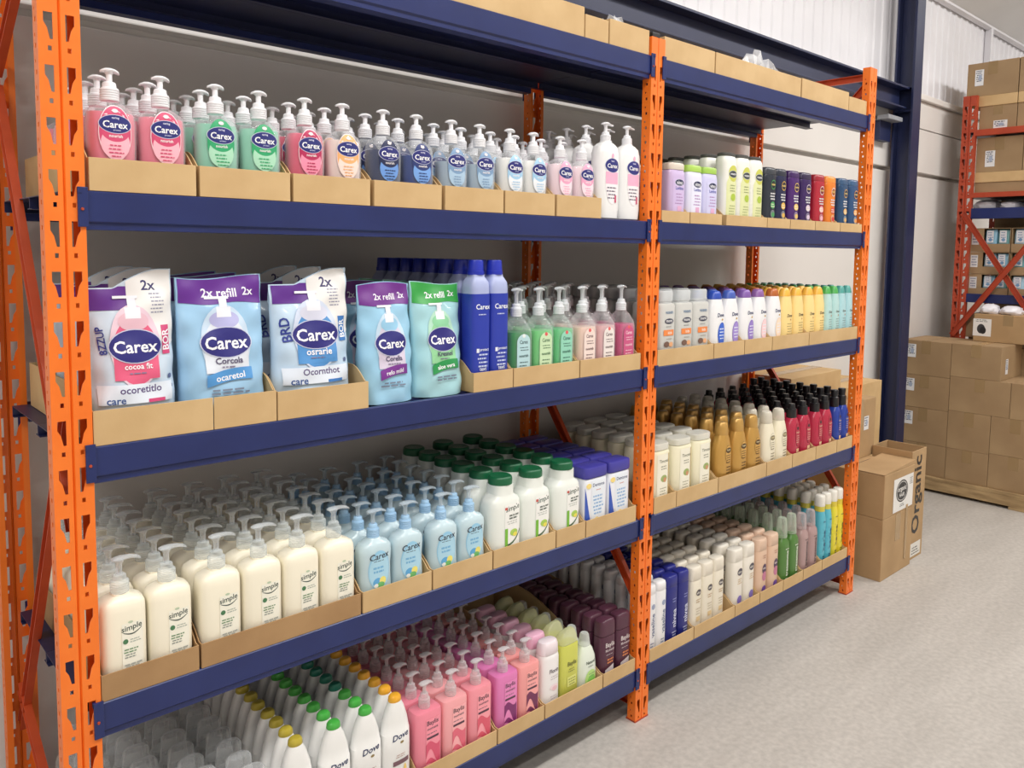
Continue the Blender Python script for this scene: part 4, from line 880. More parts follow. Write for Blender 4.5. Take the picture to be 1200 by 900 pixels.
pouch('pouch_violet', 'pale blue soap refill pouch with violet ribbon', 0.066, 0.240, (158, 206, 234), pouch_art((110, 44, 138), (196, 220, 240), (214, 204, 224), (150, 200, 230), 'Corella', '', (122, 52, 146), rw='refo mild', lift=(0.12, 0.87)), False, 4)
pouch('pouch_green', 'green soap refill pouch with green top band', 0.069, 0.240, (168, 214, 222), pouch_art((54, 160, 72), (180, 222, 200), (150, 214, 160), (140, 206, 160), 'Kresnol', '', (40, 146, 78), rw='aloe vera', lift=(0.12, 0.87)), False, 5)

# ------------------------------------------------------------------ placing products in rows
ORD = ['first', 'second', 'third', 'fourth', 'fifth', 'sixth', 'seventh', 'eighth', 'ninth', 'tenth']
SHELF = {1: 'top shelf', 2: 'second shelf', 3: 'third shelf', 4: 'bottom shelf'}
COUNT = {}
rnd = random.Random(11)

def place(k, x, y, z, rz, label, group, with_label):
    K = KINDS[k]
    t = thing(K['name'], label, K['cat'], (x, y, z), rz, group)
    made = {}
    for nm, me in K['parts']: made[nm] = link(nm, me, made['pump_collar'] if nm == 'pump_head' else t)
    if with_label and K['label'] is not None: link('label', K['label'], made.get('body') or made['pouch'])
    return t

TRAYS = {}
def kind_width(k):
    return 2 * max(max(abs(v.co.x) for v in me.vertices) for nm, me in KINDS[k]['parts'] if nm not in ('pump_head', 'pump_collar'))

def fit(cols, spans, j):
    """keep every column clear of its neighbours and of the tray walls; narrow it a little where it must be"""
    out = [None] * len(cols)
    for (x0, x1) in spans:
        ids = sorted((i for i, c in enumerate(cols) if x0 <= c[1] < x1), key=lambda i: cols[i][1])
        if not ids: continue
        lo, hi, gap = x0 + 0.0032, x1 - 0.0032, 0.0012 + 2 * j
        ws = [max(kind_width(q) for q in ([cols[i][0]] if isinstance(cols[i][0], str) else cols[i][0])) for i in ids]
        sc = min(1.0, (hi - lo - gap * len(ids)) / sum(ws))
        ws = [w_ * sc + gap for w_ in ws]
        xs_ = [cols[i][1] for i in ids]
        cur = lo
        for n_ in range(len(ids)):
            xs_[n_] = max(xs_[n_], cur + ws[n_] / 2); cur = xs_[n_] + ws[n_] / 2
        cur = hi
        for n_ in reversed(range(len(ids))):
            xs_[n_] = min(xs_[n_], cur - ws[n_] / 2); cur = xs_[n_] - ws[n_] / 2
        for n_, i in enumerate(ids): out[i] = (cols[i][0], xs_[n_], sc)
    return out

def columns(shelf, bay, cols, rows, pitch, y0, tray=True, jitter=0.0012, label_rows=2, rotj=0.025, spans=None):
    """cols: list of (kind or list of kinds by row, x)"""
    z = ZS[shelf] + 0.0004 + (0.0024 if tray else 0.0)
    cols = fit(cols, spans or TRAYS[(shelf, bay)], jitter)
    tally = {}
    for k, x, sc in cols:
        for r in range(rows):
            kk = k if isinstance(k, str) else k[min(r, len(k) - 1)]
            tally[(kk, r)] = tally.get((kk, r), 0) + 1
    seen = {}
    for k, x, sc in cols:
        for r in range(rows):
            kk = k if isinstance(k, str) else k[min(r, len(k) - 1)]
            i = seen.get((kk, r), 0); seen[(kk, r)] = i + 1
            pos = (', %s from left' % ORD[i]) if tally[(kk, r)] > 1 else ''
            lab = '%s%s, %s row, %s, %s bay' % (KINDS[kk]['desc'], pos, 'front' if r == 0 else ORD[r], SHELF[shelf], bay)
            if len(lab.split()) > 16: lab = lab.replace(', %s bay' % bay, '')
            if len(lab.split()) > 16: lab = lab.replace(' from left', '')
            t = place(kk, x + rnd.uniform(-jitter, jitter), y0 + r * pitch + rnd.uniform(-jitter, jitter) * 0.4, z, KINDS[kk]['rot'] + rnd.uniform(-rotj, rotj), lab,
                      '%s, %s %s' % (KINDS[kk]['desc'], SHELF[shelf], bay), r < label_rows)
            if sc < 0.999: t.scale = (sc, 1, 1)

def tray(x0, x1, shelf, h, mat, idx, n, bay, hs=None, depth=0.43, y0=0.002, slope=0.05, sides=(1, 1)):
    TRAYS.setdefault((shelf, bay), []).append((x0, x1))
    z = ZS[shelf] + 0.0004
    hs = hs or h + 0.028
    t = thing('cardboard_tray', 'low brown cardboard tray, %s from left, %s, %s bay' % (ORD[idx], SHELF[shelf], bay), 'tray', (x0, y0, z), 0, 'cardboard trays on the rack')
    w = x1 - x0; th = 0.0022
    link('base', box_mesh('base', th, w - th, th, depth - th, 0, 0.002, mat), t)
    link('front_panel', box_mesh('front_panel', 0.0005, w - 0.0005, 0, th, 0, h, mat, 0.0006), t)
    link('back_panel', box_mesh('back_panel', 0.0005, w - 0.0005, depth - th, depth, 0, hs, mat, 0.0006), t)
    # the side walls swing up behind the low front
    prof = [(0.0026, 0), (depth - 0.0026, 0), (depth - 0.0026, hs)]
    for i in range(7):
        a = i / 6
        prof.append((0.012 + slope * (1 - a), h + (hs - h) * math.sin((1 - a) * math.pi / 2)))
    prof.append((0.0026, h))
    for si, xa in enumerate((0.0005, w - 0.0005 - 0.0018)):
        if sides[si]: link('side_panel', extrude_poly('side_panel', prof, 'x', xa, xa + 0.0018, mat), t)
    return t

def trays(shelf, bay, spans, h, mats=None, **kw):
    for i, (a, b_) in enumerate(spans):
        mt = mats[i] if mats else CARD
        tray(a, b_, shelf, h, mt, i, len(spans), bay, **kw)

# top shelf, left bay
trays(1, 'left', [(0.006, 0.167), (0.172, 0.333), (0.338, 0.498), (0.506, 0.669), (0.677, 0.839), (0.843, 0.999), (1.005, 1.162)], 0.05)
columns(1, 'left', [('cx_pink', 0.046), ('cx_pink', 0.1265), ('cx_mint', 0.2115), ('cx_mint', 0.292), ('cx_rose', 0.378), ('cx_peach', 0.457), ('cx_navy', 0.547), ('cx_cobalt', 0.627), ('cx_steel', 0.718), ('cx_steel', 0.798), ('cx_milk', 0.883), ('cx_milk', 0.959), ('cx_blush', 1.045), ('cx_blush', 1.122)], 5, 0.066, 0.036)
columns(1, 'left', [('lotion_tall', 1.209), ('lotion_tall', 1.294)], 5, 0.068, 0.036, tray=False, spans=[(1.1625, 1.3415)])
# top shelf, right bay
trays(1, 'right', [(1.404, 1.531), (1.534, 1.69), (1.713, 1.939), (1.942, 2.081), (2.084, 2.247), (2.25, 2.429), (2.432, 2.6)], 0.031)
columns(1, 'right', [('lilac', 1.441), ('lilac', 1.494), ('lime_cap_white', 1.573), ('lime_cap_lilac', 1.65)][1:], 4, 0.056, 0.034)
columns(1, 'right', [('lime_tall', 1.752), ('lime_tall', 1.828), ('lime_tall', 1.902)], 6, 0.06, 0.036)
columns(1, 'right', [('gel_black', 1.978), ('gel_navy', 2.047), ('gel_purple', 2.126), ('gel_plum', 2.207), ('gel_red', 2.298), ('gel_orange', 2.382), ('gel_teal', 2.476), ('gel_blue', 2.556)], 4, 0.058, 0.034)
# second shelf, left bay
tray(0.001, 0.188, 2, 0.055, CARD, 0, 6, 'left', sides=(1, 0)); tray(0.1885, 0.302, 2, 0.055, CARD, 1, 6, 'left', sides=(0, 1))
tray(0.3035, 0.493, 2, 0.052, CARD, 2, 6, 'left')
for i, (a, b_) in enumerate([(0.757, 0.873), (0.875, 1.093), (1.096, 1.33)]): tray(a, b_, 2, 0.043, CARD, 3 + i, 6, 'left')
columns(2, 'left', [('pouch_pink', 0.0735), ('pouch_blue', 0.2235), ('pouch_azure', 0.393)], 3, 0.1, 0.054, label_rows=3, rotj=0.01, spans=[(0.001, 0.302), (0.3035, 0.493)])
columns(2, 'left', [('pouch_violet', 0.556), ('pouch_green', 0.688)], 3, 0.1, 0.056, tray=False, label_rows=3, rotj=0.015, spans=[(0.492, 0.759)])
columns(2, 'left', [('blue_refill', 0.7865), ('blue_refill', 0.8415)], 8, 0.0525, 0.035, label_rows=1, rotj=0.004, jitter=0.0004)
columns(2, 'left', [('hx_green', 0.915), ('hx_mint', 0.984), ('hx_sage', 1.055), ('hx_cream', 1.137), ('hx_pink', 1.210), ('hx_magenta', 1.287)], 6, 0.064, 0.038)
# second shelf, right bay
trays(2, 'right', [(1.402, 1.668), (1.671, 1.834), (1.837, 1.997), (2.0, 2.238), (2.241, 2.603)], 0.045)
columns(2, 'right', [('grey_orange', 1.464), ('grey_orange', 1.545), ('grey_orange', 1.625), ('wash_blue', 1.715), ('wash_violet', 1.795), ('wash_purple', 1.878), ('wash_mauve', 1.957), ('wash_brown', 2.041), ('yellow', 2.124), ('yellow', 2.199), ('yellow', 2.279), ('yellow', 2.349), ('aqua', 2.412), ('aqua', 2.465), ('teal', 2.518), ('teal', 2.572)], 6, 0.062, 0.036)
# third shelf, left bay
trays(3, 'left', [(0.001, 0.156), (0.159, 0.474), (0.478, 0.647), (0.65, 0.817), (0.82, 1.020), (1.023, 1.126), (1.129, 1.327)], 0.043, [CARD_DARK, CARD_DARK, CARD, CARD, CARD, CARD, CARD], depth=0.436)
columns(3, 'left', [('simple_cream', 0.041), ('simple_cream', 0.1165), ('simple_cream', 0.199), ('simple_cream', 0.277), ('simple_cream', 0.355), ('simple_cream', 0.433)], 7, 0.0575, 0.036)
columns(3, 'left', [('blue_clear', 0.522), ('blue_clear', 0.604), ('blue_clear', 0.692), ('blue_clear', 0.774)], 7, 0.057, 0.036)
columns(3, 'left', [('green_lid', 0.871), ('green_lid', 0.969), ('green_lid', 1.0745)], 6, 0.0695, 0.041)
columns(3, 'left', [('violet_lid', 1.178), ('violet_lid', 1.271)], 6, 0.062, 0.038, label_rows=1)
# third shelf, right bay
trays(3, 'right', [(1.404, 1.506), (1.508, 1.715), (1.718, 1.991), (1.994, 2.157), (2.16, 2.321), (2.324, 2.479), (2.482, 2.603)], 0.046)
columns(3, 'right', [('cream_cyl', 1.455), ('cream_cyl', 1.559), ('cream_cyl', 1.658)], 6, 0.064, 0.041, label_rows=1)
columns(3, 'right', [('gold', 1.776), ('gold', 1.862), ('gold', 1.945), ('ivory', 2.035), ('ivory', 2.115), ('red_oval', 2.199), ('red_oval', 2.281), ('red_oval', 2.363), ('red_oval', 2.439), ('blue_oval', 2.512), ('blue_oval', 2.572)], 7, 0.056, 0.036, label_rows=1)
# bottom shelf, left bay
for i, (a, b_) in enumerate([(0.612, 0.836), (0.839, 0.99), (0.993, 1.205), (1.208, 1.339)]):
    tray(a, b_, 4, 0.037, CARD, i, 4, 'left', hs=(0.065 if i < 2 else 0.17), slope=(0.05 if i < 2 else 0.34), depth=0.44)
columns(4, 'left', [('clear_cap', 0.045), ('clear_cap', 0.115), ('clear_cap', 0.185), ('clear_cap', 0.255)], 8, 0.05, 0.03, tray=False, jitter=0.0025, rotj=0.12, spans=[(0.004, 0.305)])
columns(4, 'left', [('dove_gold', 0.344), ('dove_green', 0.426), (['dove_green', 'dove_green', 'dove_green', 'dove_blue', 'dove_blue', 'dove_teal'], 0.503), ('dove_amber', 0.577)][:2] + [(['dove_green', 'dove_green', 'dove_green', 'dove_teal', 'dove_teal', 'dove_teal'], 0.502), ('dove_amber', 0.575)], 10, 0.0405, 0.03, tray=False, label_rows=2, spans=[(0.305, 0.6115)])
columns(4, 'left', [('bath_coral', 0.6535), ('bath_pink', 0.727), ('bath_rose', 0.799), ('bath_orchid', 0.878), ('bath_salmon', 0.952)], 8, 0.05, 0.034)
columns(4, 'left', [(['white_round', 'pink_round'], 1.031), ('lime_flat', 1.101), (['cone', 'cone'], 1.1685)], 6, 0.048, 0.034)
columns(4, 'left', [('plum', 1.2425), ('plum', 1.3055)], 8, 0.043, 0.032)
# bottom shelf, right bay
trays(4, 'right', [(1.402, 1.612), (1.615, 1.832), (1.835, 1.98), (1.983, 2.13), (2.133, 2.266), (2.269, 2.405), (2.408, 2.604)], 0.038)
columns(4, 'right', [('white_slim', 1.428), ('white_slim', 1.476), ('indigo_slim', 1.528), ('indigo_slim', 1.583)], 9, 0.0465, 0.034, label_rows=9)
columns(4, 'right', [('pearl_slim', 1.646), ('pearl_slim', 1.705), ('pearl_slim', 1.766), ('pearl_violet', 1.871), ('pearl_violet', 1.942), ('peach_slim', 2.019), ('peach_slim', 2.092)], 8, 0.05, 0.036)
columns(4, 'right', [('green_spray', 2.166), ('green_spray', 2.231), ('mauve_spray', 2.302), ('mauve_spray', 2.368), ('turquoise_spray', 2.436), ('turquoise_spray', 2.4825), ('yellow_spray', 2.5345), ('yellow_spray', 2.58)], 7, 0.055, 0.036)

# ------------------------------------------------------------------ cartons
def carton(label, x0, x1, y0, y1, z0, z1, mat=CARTON, tape=None, sticker=None, group=None, logo=None):
    """closed carton; tape: list of faces 'x'/'y' with a strip; sticker: (face, u0, u1, v0, v1)"""
    t = thing('cardboard_box', label, 'box', ((x0 + x1) / 2, (y0 + y1) / 2, z0), 0, group)
    w, d, h = x1 - x0, y1 - y0, z1 - z0
    body = link('body', box_mesh('body', -w / 2, w / 2, -d / 2, d / 2, 0, h, mat, 0.0025), t)
    link('flap_seam', box_mesh('flap_seam', -w / 2 + 0.004, w / 2 - 0.004, -0.0012, 0.0012, h, h + 0.0004, INK), t)
    for f in tape or []:
        if f == 'x':
            o = link('packing_tape', box_mesh('packing_tape', -w / 2 - 0.0008, -w / 2 - 0.0003, -0.024, 0.024, h * 0.62, h + 0.0004, TAPE), t)
        elif f == 'y':
            o = link('packing_tape', box_mesh('packing_tape', -0.024, 0.024, -d / 2 - 0.0008, -d / 2 - 0.0003, h * 0.55, h + 0.0004, TAPE), t)
        else:
            o = link('packing_tape', box_mesh('packing_tape', -w / 2, w / 2, -0.024, 0.024, h + 0.0005, h + 0.001, TAPE), t)
    for (f, u0, u1, v0, v1) in sticker or []:
        A = [('r', u0, u1, v0, v1, (232, 232, 234)), ('l', u0 + 0.004, u1 - 0.004, v1 - 0.005, max(1, int((v1 - v0) / 0.014)), 0.011, 0.0055, (84, 88, 104)), ('e', (u0 + u1) / 2 + 0.004, (v0 + v1) / 2, (u1 - u0) * 0.2, (v1 - v0) * 0.2, (166, 178, 200))]
        if f == 'y':
            me = label_mesh('shipping_label', A, lambda x, z: -d / 2 - 0.0008, 0.0004, 3)
            link('shipping_label', me, t)
        else:
            me = label_mesh('shipping_label', A, lambda x, z: -w / 2 - 0.0008, 0.0004, 3)
            link('shipping_label', me, t, (0, 0, 0), -math.pi / 2)
    return t

# low open boxes along the top of the rack
def open_tray_box(label, x0, x1, h, h2, depth, mat=CARD):
    z = ZS['top'] + 0.0004
    t = thing('cardboard_box', label, 'box', (x0, 0.006, z), 0, 'boxes along the top of the rack')
    w = x1 - x0
    def p(nm, *a): link(nm, box_mesh(nm, *a, mat, 0.0008), t)
    p('front_panel', 0, w, 0, 0.003, 0, h); p('back_panel', 0, w, depth - 0.003, depth, 0, h2); p('base', 0.003, w - 0.003, 0.003, depth - 0.003, 0, 0.003)
    p('side_panel', 0, 0.003, 0.003, depth - 0.003, 0, h2); p('side_panel', w - 0.003, w, 0.003, depth - 0.003, 0, h2)
    return t
open_tray_box('long tan box along the top of the rack, cut off by the picture edge', 0.62, 1.092, 0.07, 0.07, 0.4)
open_tray_box('short tan box at the top of the rack beside the long box', 1.096, 1.179, 0.055, 0.055, 0.4)
open_tray_box('tan box at the top of the rack, left of the middle post', 1.184, 1.338, 0.062, 0.062, 0.4)
open_tray_box('tan box at the top of the rack, right of the middle post', 1.402, 1.634, 0.06, 0.06, 0.4)
open_tray_box('longest tan box on the right bay top, holding loose plastic film', 1.64, 2.122, 0.06, 0.06, 0.4)
open_tray_box('tan box at the far right end of the rack top', 2.13, 2.46, 0.062, 0.062, 0.4)
open_tray_box('small low tan box beside the right end post, rack top', 2.464, 2.602, 0.05, 0.05, 0.4)

FILM = clear((236, 238, 242), 0.22, 0.15)
def film(label, x, y, z, w, d, h, seed):
    r_ = random.Random(seed)
    nx, ny = 14, 8
    V, F = [], []
    for j in range(ny + 1):
        for i in range(nx + 1):
            a, b_ = i / nx, j / ny
            e_ = math.sin(math.pi * a) ** 0.5 * math.sin(math.pi * b_) ** 0.5 if 0 < a < 1 and 0 < b_ < 1 else 0
            V.append(((a - 0.5) * w + r_.uniform(-1, 1) * 0.006, (b_ - 0.5) * d + r_.uniform(-1, 1) * 0.006, h * e_ * r_.uniform(0.55, 1.0)))
    for j in range(ny):
        for i in range(nx):
            q = j * (nx + 1) + i; F.append((q, q + 1, q + nx + 2, q + nx + 1))
    me = bpy.data.meshes.new('plastic_film'); me.from_pydata(V, [], F); me.materials.append(FILM); me.update()
    tag(link('plastic_film', me, None, (x, y, z)), label, 'plastic film')
film('crumpled clear plastic film sticking out of the longest top box', 1.965, 0.075, 1.8108, 0.28, 0.1, 0.14, 3)
film('flat clear plastic film in the top box beside the middle post', 1.52, 0.075, 1.8108, 0.2, 0.1, 0.1, 5)
film('clear plastic film peeking over the box behind the middle post', 1.261, 0.075, 1.8108, 0.13, 0.1, 0.11, 7)

# cartons on the floor at the right end of the rack
carton('lower plain brown carton on the floor at the rack end', 2.828, 3.118, -0.034, 0.29, 0, 0.252, CARTON, tape=['y'])
t = carton('upper brown carton at the rack end with round black logo sticker', 2.828, 3.118, -0.034, 0.29, 0.2525, 0.43, CARTON)
A = [('r', -0.058, 0.134, 0.008, 0.146, (236, 234, 230)), ('e', 0.024, 0.088, 0.058, 0.046, (40, 40, 42)), ('e', 0.024, 0.088, 0.052, 0.040, (226, 224, 220)), ('e', 0.024, 0.088, 0.049, 0.037, (52, 52, 54)), ('t', 'organic', 0.024, 0.095, 0.082, (238, 236, 232)), ('t', 'HAIR', 0.024, 0.072, 0.05, (238, 236, 232)), ('l', 0.0, 0.06, 0.034, 2, 0.007, 0.003, (120, 120, 120)), ('l', 0.096, 0.128, 0.13, 4, 0.008, 0.003, (140, 140, 140))]
link('logo_sticker', label_mesh('logo_sticker', A, lambda x, z: -0.162 - 0.0006, 0.0004, 2), t)
fl = extrude_poly('open_flap', [(-0.145, 0.179), (0.145, 0.179), (0.154, 0.192), (0.154, 0.195), (-0.145, 0.1815)], 'y', -0.16, -0.02, CARTON)
link('open_flap', fl, t)
link('hanging_tape', box_mesh('hanging_tape', 0.07, 0.088, -0.1645, -0.1632, -0.21, 0.02, TAPE), t)
# open carton with black print
t = thing('cardboard_box', 'open topped carton with black lettering behind the logo carton', 'box', (3.13, -0.018, 0))
def p(nm, *a): return link(nm, box_mesh(nm, *a, CARTON, 0.001), t)
fp = p('front_panel', 0, 0.15, 0, 0.004, 0, 0.475); p('back_panel', 0, 0.15, 0.164, 0.168, 0, 0.475); p('side_panel', 0, 0.004, 0.0045, 0.1635, 0, 0.475); p('side_panel', 0.146, 0.15, 0.0045, 0.1635, 0, 0.475); p('base', 0.0045, 0.1455, 0.0045, 0.1635, 0.0, 0.004)
A = [('t', 'Organic', 0.075, 0.28, 0.34, (40, 36, 34), 90, 0, 1.0), ('r', 0.02, 0.13, 0.012, 0.07, (228, 224, 216)), ('l', 0.03, 0.12, 0.05, 3, 0.012, 0.005, (90, 90, 90))]
link('printed_lettering', label_mesh('printed_lettering', A, lambda x, z: -0.0006, 0.0004, 2), t)
carton('tall narrow carton standing on the logo carton beside the end post', 2.87, 3.155, 0.155, 0.285, 0.4305, 0.684, CARTON, tape=['y'], sticker=[('y', 0.03, 0.075, 0.12, 0.18)])
carton('large pale carton against the wall behind the rack end', 2.68, 3.12, 0.30, 0.525, 0, 0.79, CARD, tape=['z'])
carton('long flat pale carton leaning by the wall behind the rack end', 3.13, 3.55, 0.30, 0.525, 0, 0.70, CARD, tape=['z'])

# ------------------------------------------------------------------ pallet with carton stack
pal = thing('wooden_pallet', 'weathered wooden pallet under the carton stack', 'pallet', (4.27, -0.75, 0))
for i in range(4): link('deck_board', box_mesh('deck_board', 0.0 + i * 0.115, 0.1 + i * 0.115, 0, 1.26, 0.068, 0.088, WOOD, 0.002), pal)
for i in range(3): link('stringer', box_mesh('stringer', i * 0.172, i * 0.172 + 0.09, 0, 1.26, 0.016, 0.0675, WOOD, 0.002), pal)
for i in range(3): link('bottom_board', box_mesh('bottom_board', 0.0, 0.434, i * 0.58, i * 0.58 + 0.1, 0.0, 0.0155, WOOD, 0.002), pal)
G = 'cartons stacked on the pallet'
XA, XD = 4.286, 4.62
def st(label, y0, y1, z0, z1, **kw): carton(label, XA + kw.pop('dx', 0), kw.pop('xd', XD), y0, y1, z0, z1, CARTON_OLD, group=G, **kw)
cl = ['bottom', 'second', 'third', 'top']
zc = [0.0885, 0.262, 0.458, 0.640, 0.833]
for i in range(4):
    st('%s carton of the pallet stack column beside the blue post' % cl[i], 0.249, 0.508, zc[i], zc[i + 1] - 0.001, tape=['x'], sticker=[('x', -0.100, -0.052, (zc[i + 1] - zc[i]) * 0.5, (zc[i + 1] - zc[i]) * 0.88)], dx=0.002)
st('bottom carton of the middle pallet column', 0.04, 0.2475, 0.0885, 0.262, tape=['x'])
st('second carton of the middle pallet column', 0.04, 0.2475, 0.2625, 0.468, tape=['x'])
st('third carton of the middle pallet column, wider than the rest', -0.045, 0.2475, 0.4685, 0.654, tape=['x'])
st('top carton of the middle pallet column with side sticker', 0.006, 0.2475, 0.6545, 0.833, tape=['x', 'z'], sticker=[('y', -0.1, -0.06, 0.03, 0.11)])
st('bottom carton of the right pallet column', -0.19, 0.0385, 0.0885, 0.270, tape=['x'])
st('second carton of the right pallet column', -0.19, 0.0385, 0.2705, 0.468, tape=['x'])
st('third carton of the right pallet column', -0.30, -0.0465, 0.4685, 0.654, tape=['x'], dx=-0.002)
carton('carton behind the top row of the pallet stack', 4.63, 4.69, -0.30, 0.30, 0.0885, 0.80, CARTON_OLD, group=G)

# ------------------------------------------------------------------ far rack with end frame
fr = thing('storage_rack', 'far shelving rack with red orange frame and crossed braces', 'shelving rack', (4.72, 0, 0))
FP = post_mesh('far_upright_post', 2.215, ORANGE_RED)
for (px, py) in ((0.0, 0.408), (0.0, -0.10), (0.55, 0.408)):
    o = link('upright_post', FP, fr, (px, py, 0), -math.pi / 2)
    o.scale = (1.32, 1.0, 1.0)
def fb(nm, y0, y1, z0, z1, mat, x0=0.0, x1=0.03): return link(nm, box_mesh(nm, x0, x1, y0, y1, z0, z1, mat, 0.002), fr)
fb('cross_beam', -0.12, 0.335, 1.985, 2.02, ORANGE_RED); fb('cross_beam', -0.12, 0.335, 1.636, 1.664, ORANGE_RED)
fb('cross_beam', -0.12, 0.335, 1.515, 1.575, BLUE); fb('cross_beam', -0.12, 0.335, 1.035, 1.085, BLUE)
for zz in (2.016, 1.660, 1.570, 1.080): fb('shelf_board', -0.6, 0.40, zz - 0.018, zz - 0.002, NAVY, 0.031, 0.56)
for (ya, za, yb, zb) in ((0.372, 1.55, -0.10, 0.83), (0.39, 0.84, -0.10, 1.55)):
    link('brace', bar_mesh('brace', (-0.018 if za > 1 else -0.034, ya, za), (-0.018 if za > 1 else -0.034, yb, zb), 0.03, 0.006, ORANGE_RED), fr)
G2 = 'cartons on the far rack'
def fc(label, y0, y1, z0, z1, mat=CARTON_OLD, **kw): carton(label, 4.755, 5.2, y0, y1, z0, z1, mat, group=G2, **kw)
fc('topmost left carton on the far rack with a white sticker', 0.143, 0.405, 2.212, 2.40, tape=['x'], sticker=[('x', -0.09, -0.045, 0.06, 0.15)])
fc('topmost right carton on the far rack, cut by the picture edge', -0.12, 0.139, 2.212, 2.40)
for nm, (y0, y1) in (('left', (0.141, 0.33)), ('right', (-0.12, 0.138))):
    tag(link('wooden_plank', box_mesh('wooden_plank', 4.75, 5.2, y0, y1 + (0.05 if nm == 'left' else 0), 2.152, 2.2115, CARD, 0.003)), '%s tan board layer between cartons on the far rack top' % nm, 'board')
fc('left carton under the tan boards on the far rack', 0.141, 0.33, 2.0165, 2.1515, tape=['x'], sticker=[('x', -0.02, 0.05, 0.005, 0.05)])
fc('right carton under the tan boards on the far rack', -0.12, 0.138, 2.0165, 2.1515)
fc('wide carton with clear tape on the far rack second shelf', 0.10, 0.335, 1.78, 1.975, tape=['x'], sticker=[('x', -0.07, -0.02, 0.03, 0.12)])
fc('carton beside the wide carton on the far rack second shelf', -0.14, 0.097, 1.78, 1.975, sticker=[('x', -0.09, -0.045, 0.03, 0.12)])
tag(link('wooden_plank', box_mesh('wooden_plank', 4.75, 5.2, -0.14, 0.335, 1.722, 1.7795, CARD, 0.003)), 'tan board under the cartons on the far rack second shelf', 'board')
fc('low carton under the lower tan board on the far rack', -0.14, 0.335, 1.6605, 1.7215)
# white bags
def bag(label, x, y, z, w, d, h, seed):
    r_ = random.Random(seed)
    bm = bmesh.new(); bmesh.ops.create_uvsphere(bm, u_segments=18, v_segments=10, radius=1)
    for v in bm.verts:
        q = 1 + 0.10 * math.sin(v.co.x * 9 + seed) + 0.08 * math.sin(v.co.y * 11 + v.co.z * 6)
        v.co = Vector((v.co.x * w / 2 * q, math.copysign(abs(v.co.y) ** 0.7, v.co.y) * d / 2 * q, max(-0.6, v.co.z) * h * 0.62 + 0.37 * h))
    tag(link('plastic_bag', bm_mesh('plastic_bag', bm, plastic((232, 230, 236), 0.3), True), None, (x, y, z)), label, 'bag', 'white plastic bags')
bag('left white plastic bag on the far rack blue shelf', 4.86, 0.288, 1.569, 0.2, 0.13, 0.06, 1)
bag('middle white plastic bag on the far rack blue shelf', 4.86, 0.16, 1.569, 0.2, 0.11, 0.05, 2)
bag('right white plastic bag on the far rack blue shelf', 4.86, 0.04, 1.569, 0.2, 0.12, 0.055, 3)
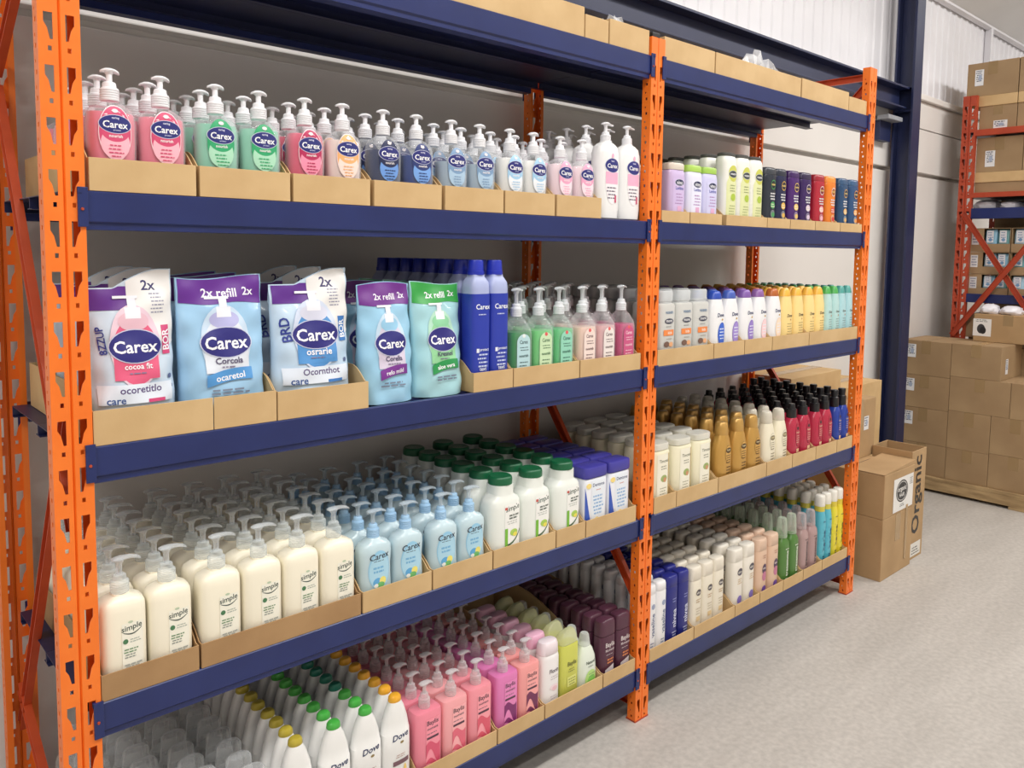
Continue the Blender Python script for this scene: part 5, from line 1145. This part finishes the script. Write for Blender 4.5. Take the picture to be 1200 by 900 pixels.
# trays of blue packs
PB = [plastic((150, 200, 226), 0.25), plastic((176, 212, 232), 0.25), plastic((120, 178, 182), 0.25)]
def packs_tray(row, colname, y0, y1, z0, h):
    t = thing('cardboard_tray', '%s %s cardboard tray of blue packs on the far rack' % (row, colname), 'tray', (4.757, y0, z0), 0, 'trays of blue packs on the far rack')
    w = y1 - y0
    def q(nm, *a): link(nm, box_mesh(nm, *a, CARTON_OLD, 0.001), t)
    q('base', 0.003, 0.3, 0.003, w - 0.003, 0, 0.003); q('front_panel', 0, 0.003, 0, w, 0, h * 0.34); q('side_panel', 0.003, 0.3, 0, 0.003, 0, h); q('side_panel', 0.003, 0.3, w - 0.003, w, 0, h); q('top_rim', 0, 0.3, 0.003, w - 0.003, h - 0.003, h)
    n_ = 3
    if colname == 'left':
        q('blank_panel', 0, 0.003, w - 0.075, w - 0.003, h * 0.345, h - 0.0035)
        A = [('r', -w + 0.012, -w + 0.05, h * 0.3, h * 0.86, (228, 230, 232)), ('l', -w + 0.016, -w + 0.046, h * 0.8, 4, h * 0.12, h * 0.05, (120, 130, 160))]
        link('paper_label', label_mesh('paper_label', A, lambda x, z: -0.0006, 0.0005, 4), t, (0, 0, 0), -math.pi / 2)
    for i in range(n_):
        if colname == 'left' and i == 2: continue
        ya = y0 + 0.006 + i * (w - 0.012) / n_; yb = ya + (w - 0.012) / n_ - 0.003
        pk = thing('refill_pack', 'pale blue refill pack, %s in the %s %s tray, far rack' % (ORD[n_ - 1 - i], row, colname), 'pack', (4.766, (ya + yb) / 2, z0 + 0.004), -math.pi / 2, 'pale blue refill packs on the far rack')
        pw = (yb - ya) / 2
        rgk = [(0, pw * 0.92, 0.02), (0.02, pw, 0.022), (h * 0.7, pw * 0.98, 0.016), (h - 0.012, pw * 0.95, 0.006)]
        link('pouch', loft('pouch', rgk, PB[(i + len(row)) % 3], e=4, cy=0.024), pk)
        A = [('r', -pw * 0.62, pw * 0.5, h * 0.36, h * 0.86, (232, 234, 240)), ('l', -pw * 0.5, pw * 0.4, h * 0.8, 4, h * 0.1, h * 0.04, (128, 150, 186)), ('e', 0, h * 0.48, pw * 0.28, h * 0.07, (120, 160, 200))]
        link('label', label_mesh('label', A, lambda x, z: 0.0, 0.0006, i), pk)
for row, z0, h in (('lower', 1.081, 0.118), ('middle', 1.2005, 0.125), ('upper', 1.327, 0.135)):
    packs_tray(row, 'left', 0.135, 0.345, z0, h); packs_tray(row, 'right', -0.09, 0.13, z0, h)
# carton with picture label and bags in front of the far rack
t = carton('carton with black picture label on top of the pallet stack', 4.50, 4.685, -0.12, 0.215, 0.8345, 0.985, CARTON, tape=['x'])
A = [('r', -0.005, 0.085, 0.03, 0.125, (236, 234, 232)), ('e', 0.035, 0.07, 0.02, 0.026, (60, 60, 64)), ('e', 0.045, 0.062, 0.015, 0.02, (30, 30, 34)), ('l', 0.0, 0.08, 0.12, 2, 0.008, 0.003, (110, 110, 110))]
lb = link('picture_label', label_mesh('picture_label', [(a[0],) + tuple(a[1:]) for a in A], lambda x, z: -0.0925 - 0.0006, 0.0004, 2), t, (0, 0, 0), -math.pi / 2)
lb.location = (0, 0.165, 0)
bag('left white bag lying on the picture label carton', 4.59, 0.165, 0.985, 0.12, 0.09, 0.055, 4)
bag('right white bag lying on the picture label carton', 4.59, 0.06, 0.985, 0.12, 0.1, 0.05, 5)
carton('shaded carton with white sticker low on the far rack', 4.76, 5.1, 0.2, 0.34, 0.83, 0.965, CARTON_OLD, group=G2, sticker=[('x', -0.02, 0.03, 0.03, 0.11)])
carton('carton base layer inside the far rack behind the pallet stack', 4.78, 5.2, -0.12, 0.33, 0.0, 0.829, CARTON_OLD, group=G2)

carton('long added carton darkening the inside of the far rack behind the blue packs', 5.10, 5.25, -0.5, 0.325, 1.081, 1.545, CARTON_OLD, group=G2)  # these last cartons are added to darken the rack where white wall showed through
carton('low added carton darkening the inside of the far rack behind the white bags', 5.10, 5.25, -0.5, 0.325, 1.571, 1.635, CARTON_OLD, group=G2)
carton('long added carton darkening the inside of the far rack under the blue packs', 5.21, 5.26, -0.5, 0.325, 0.0, 1.05, CARTON_OLD, group=G2)
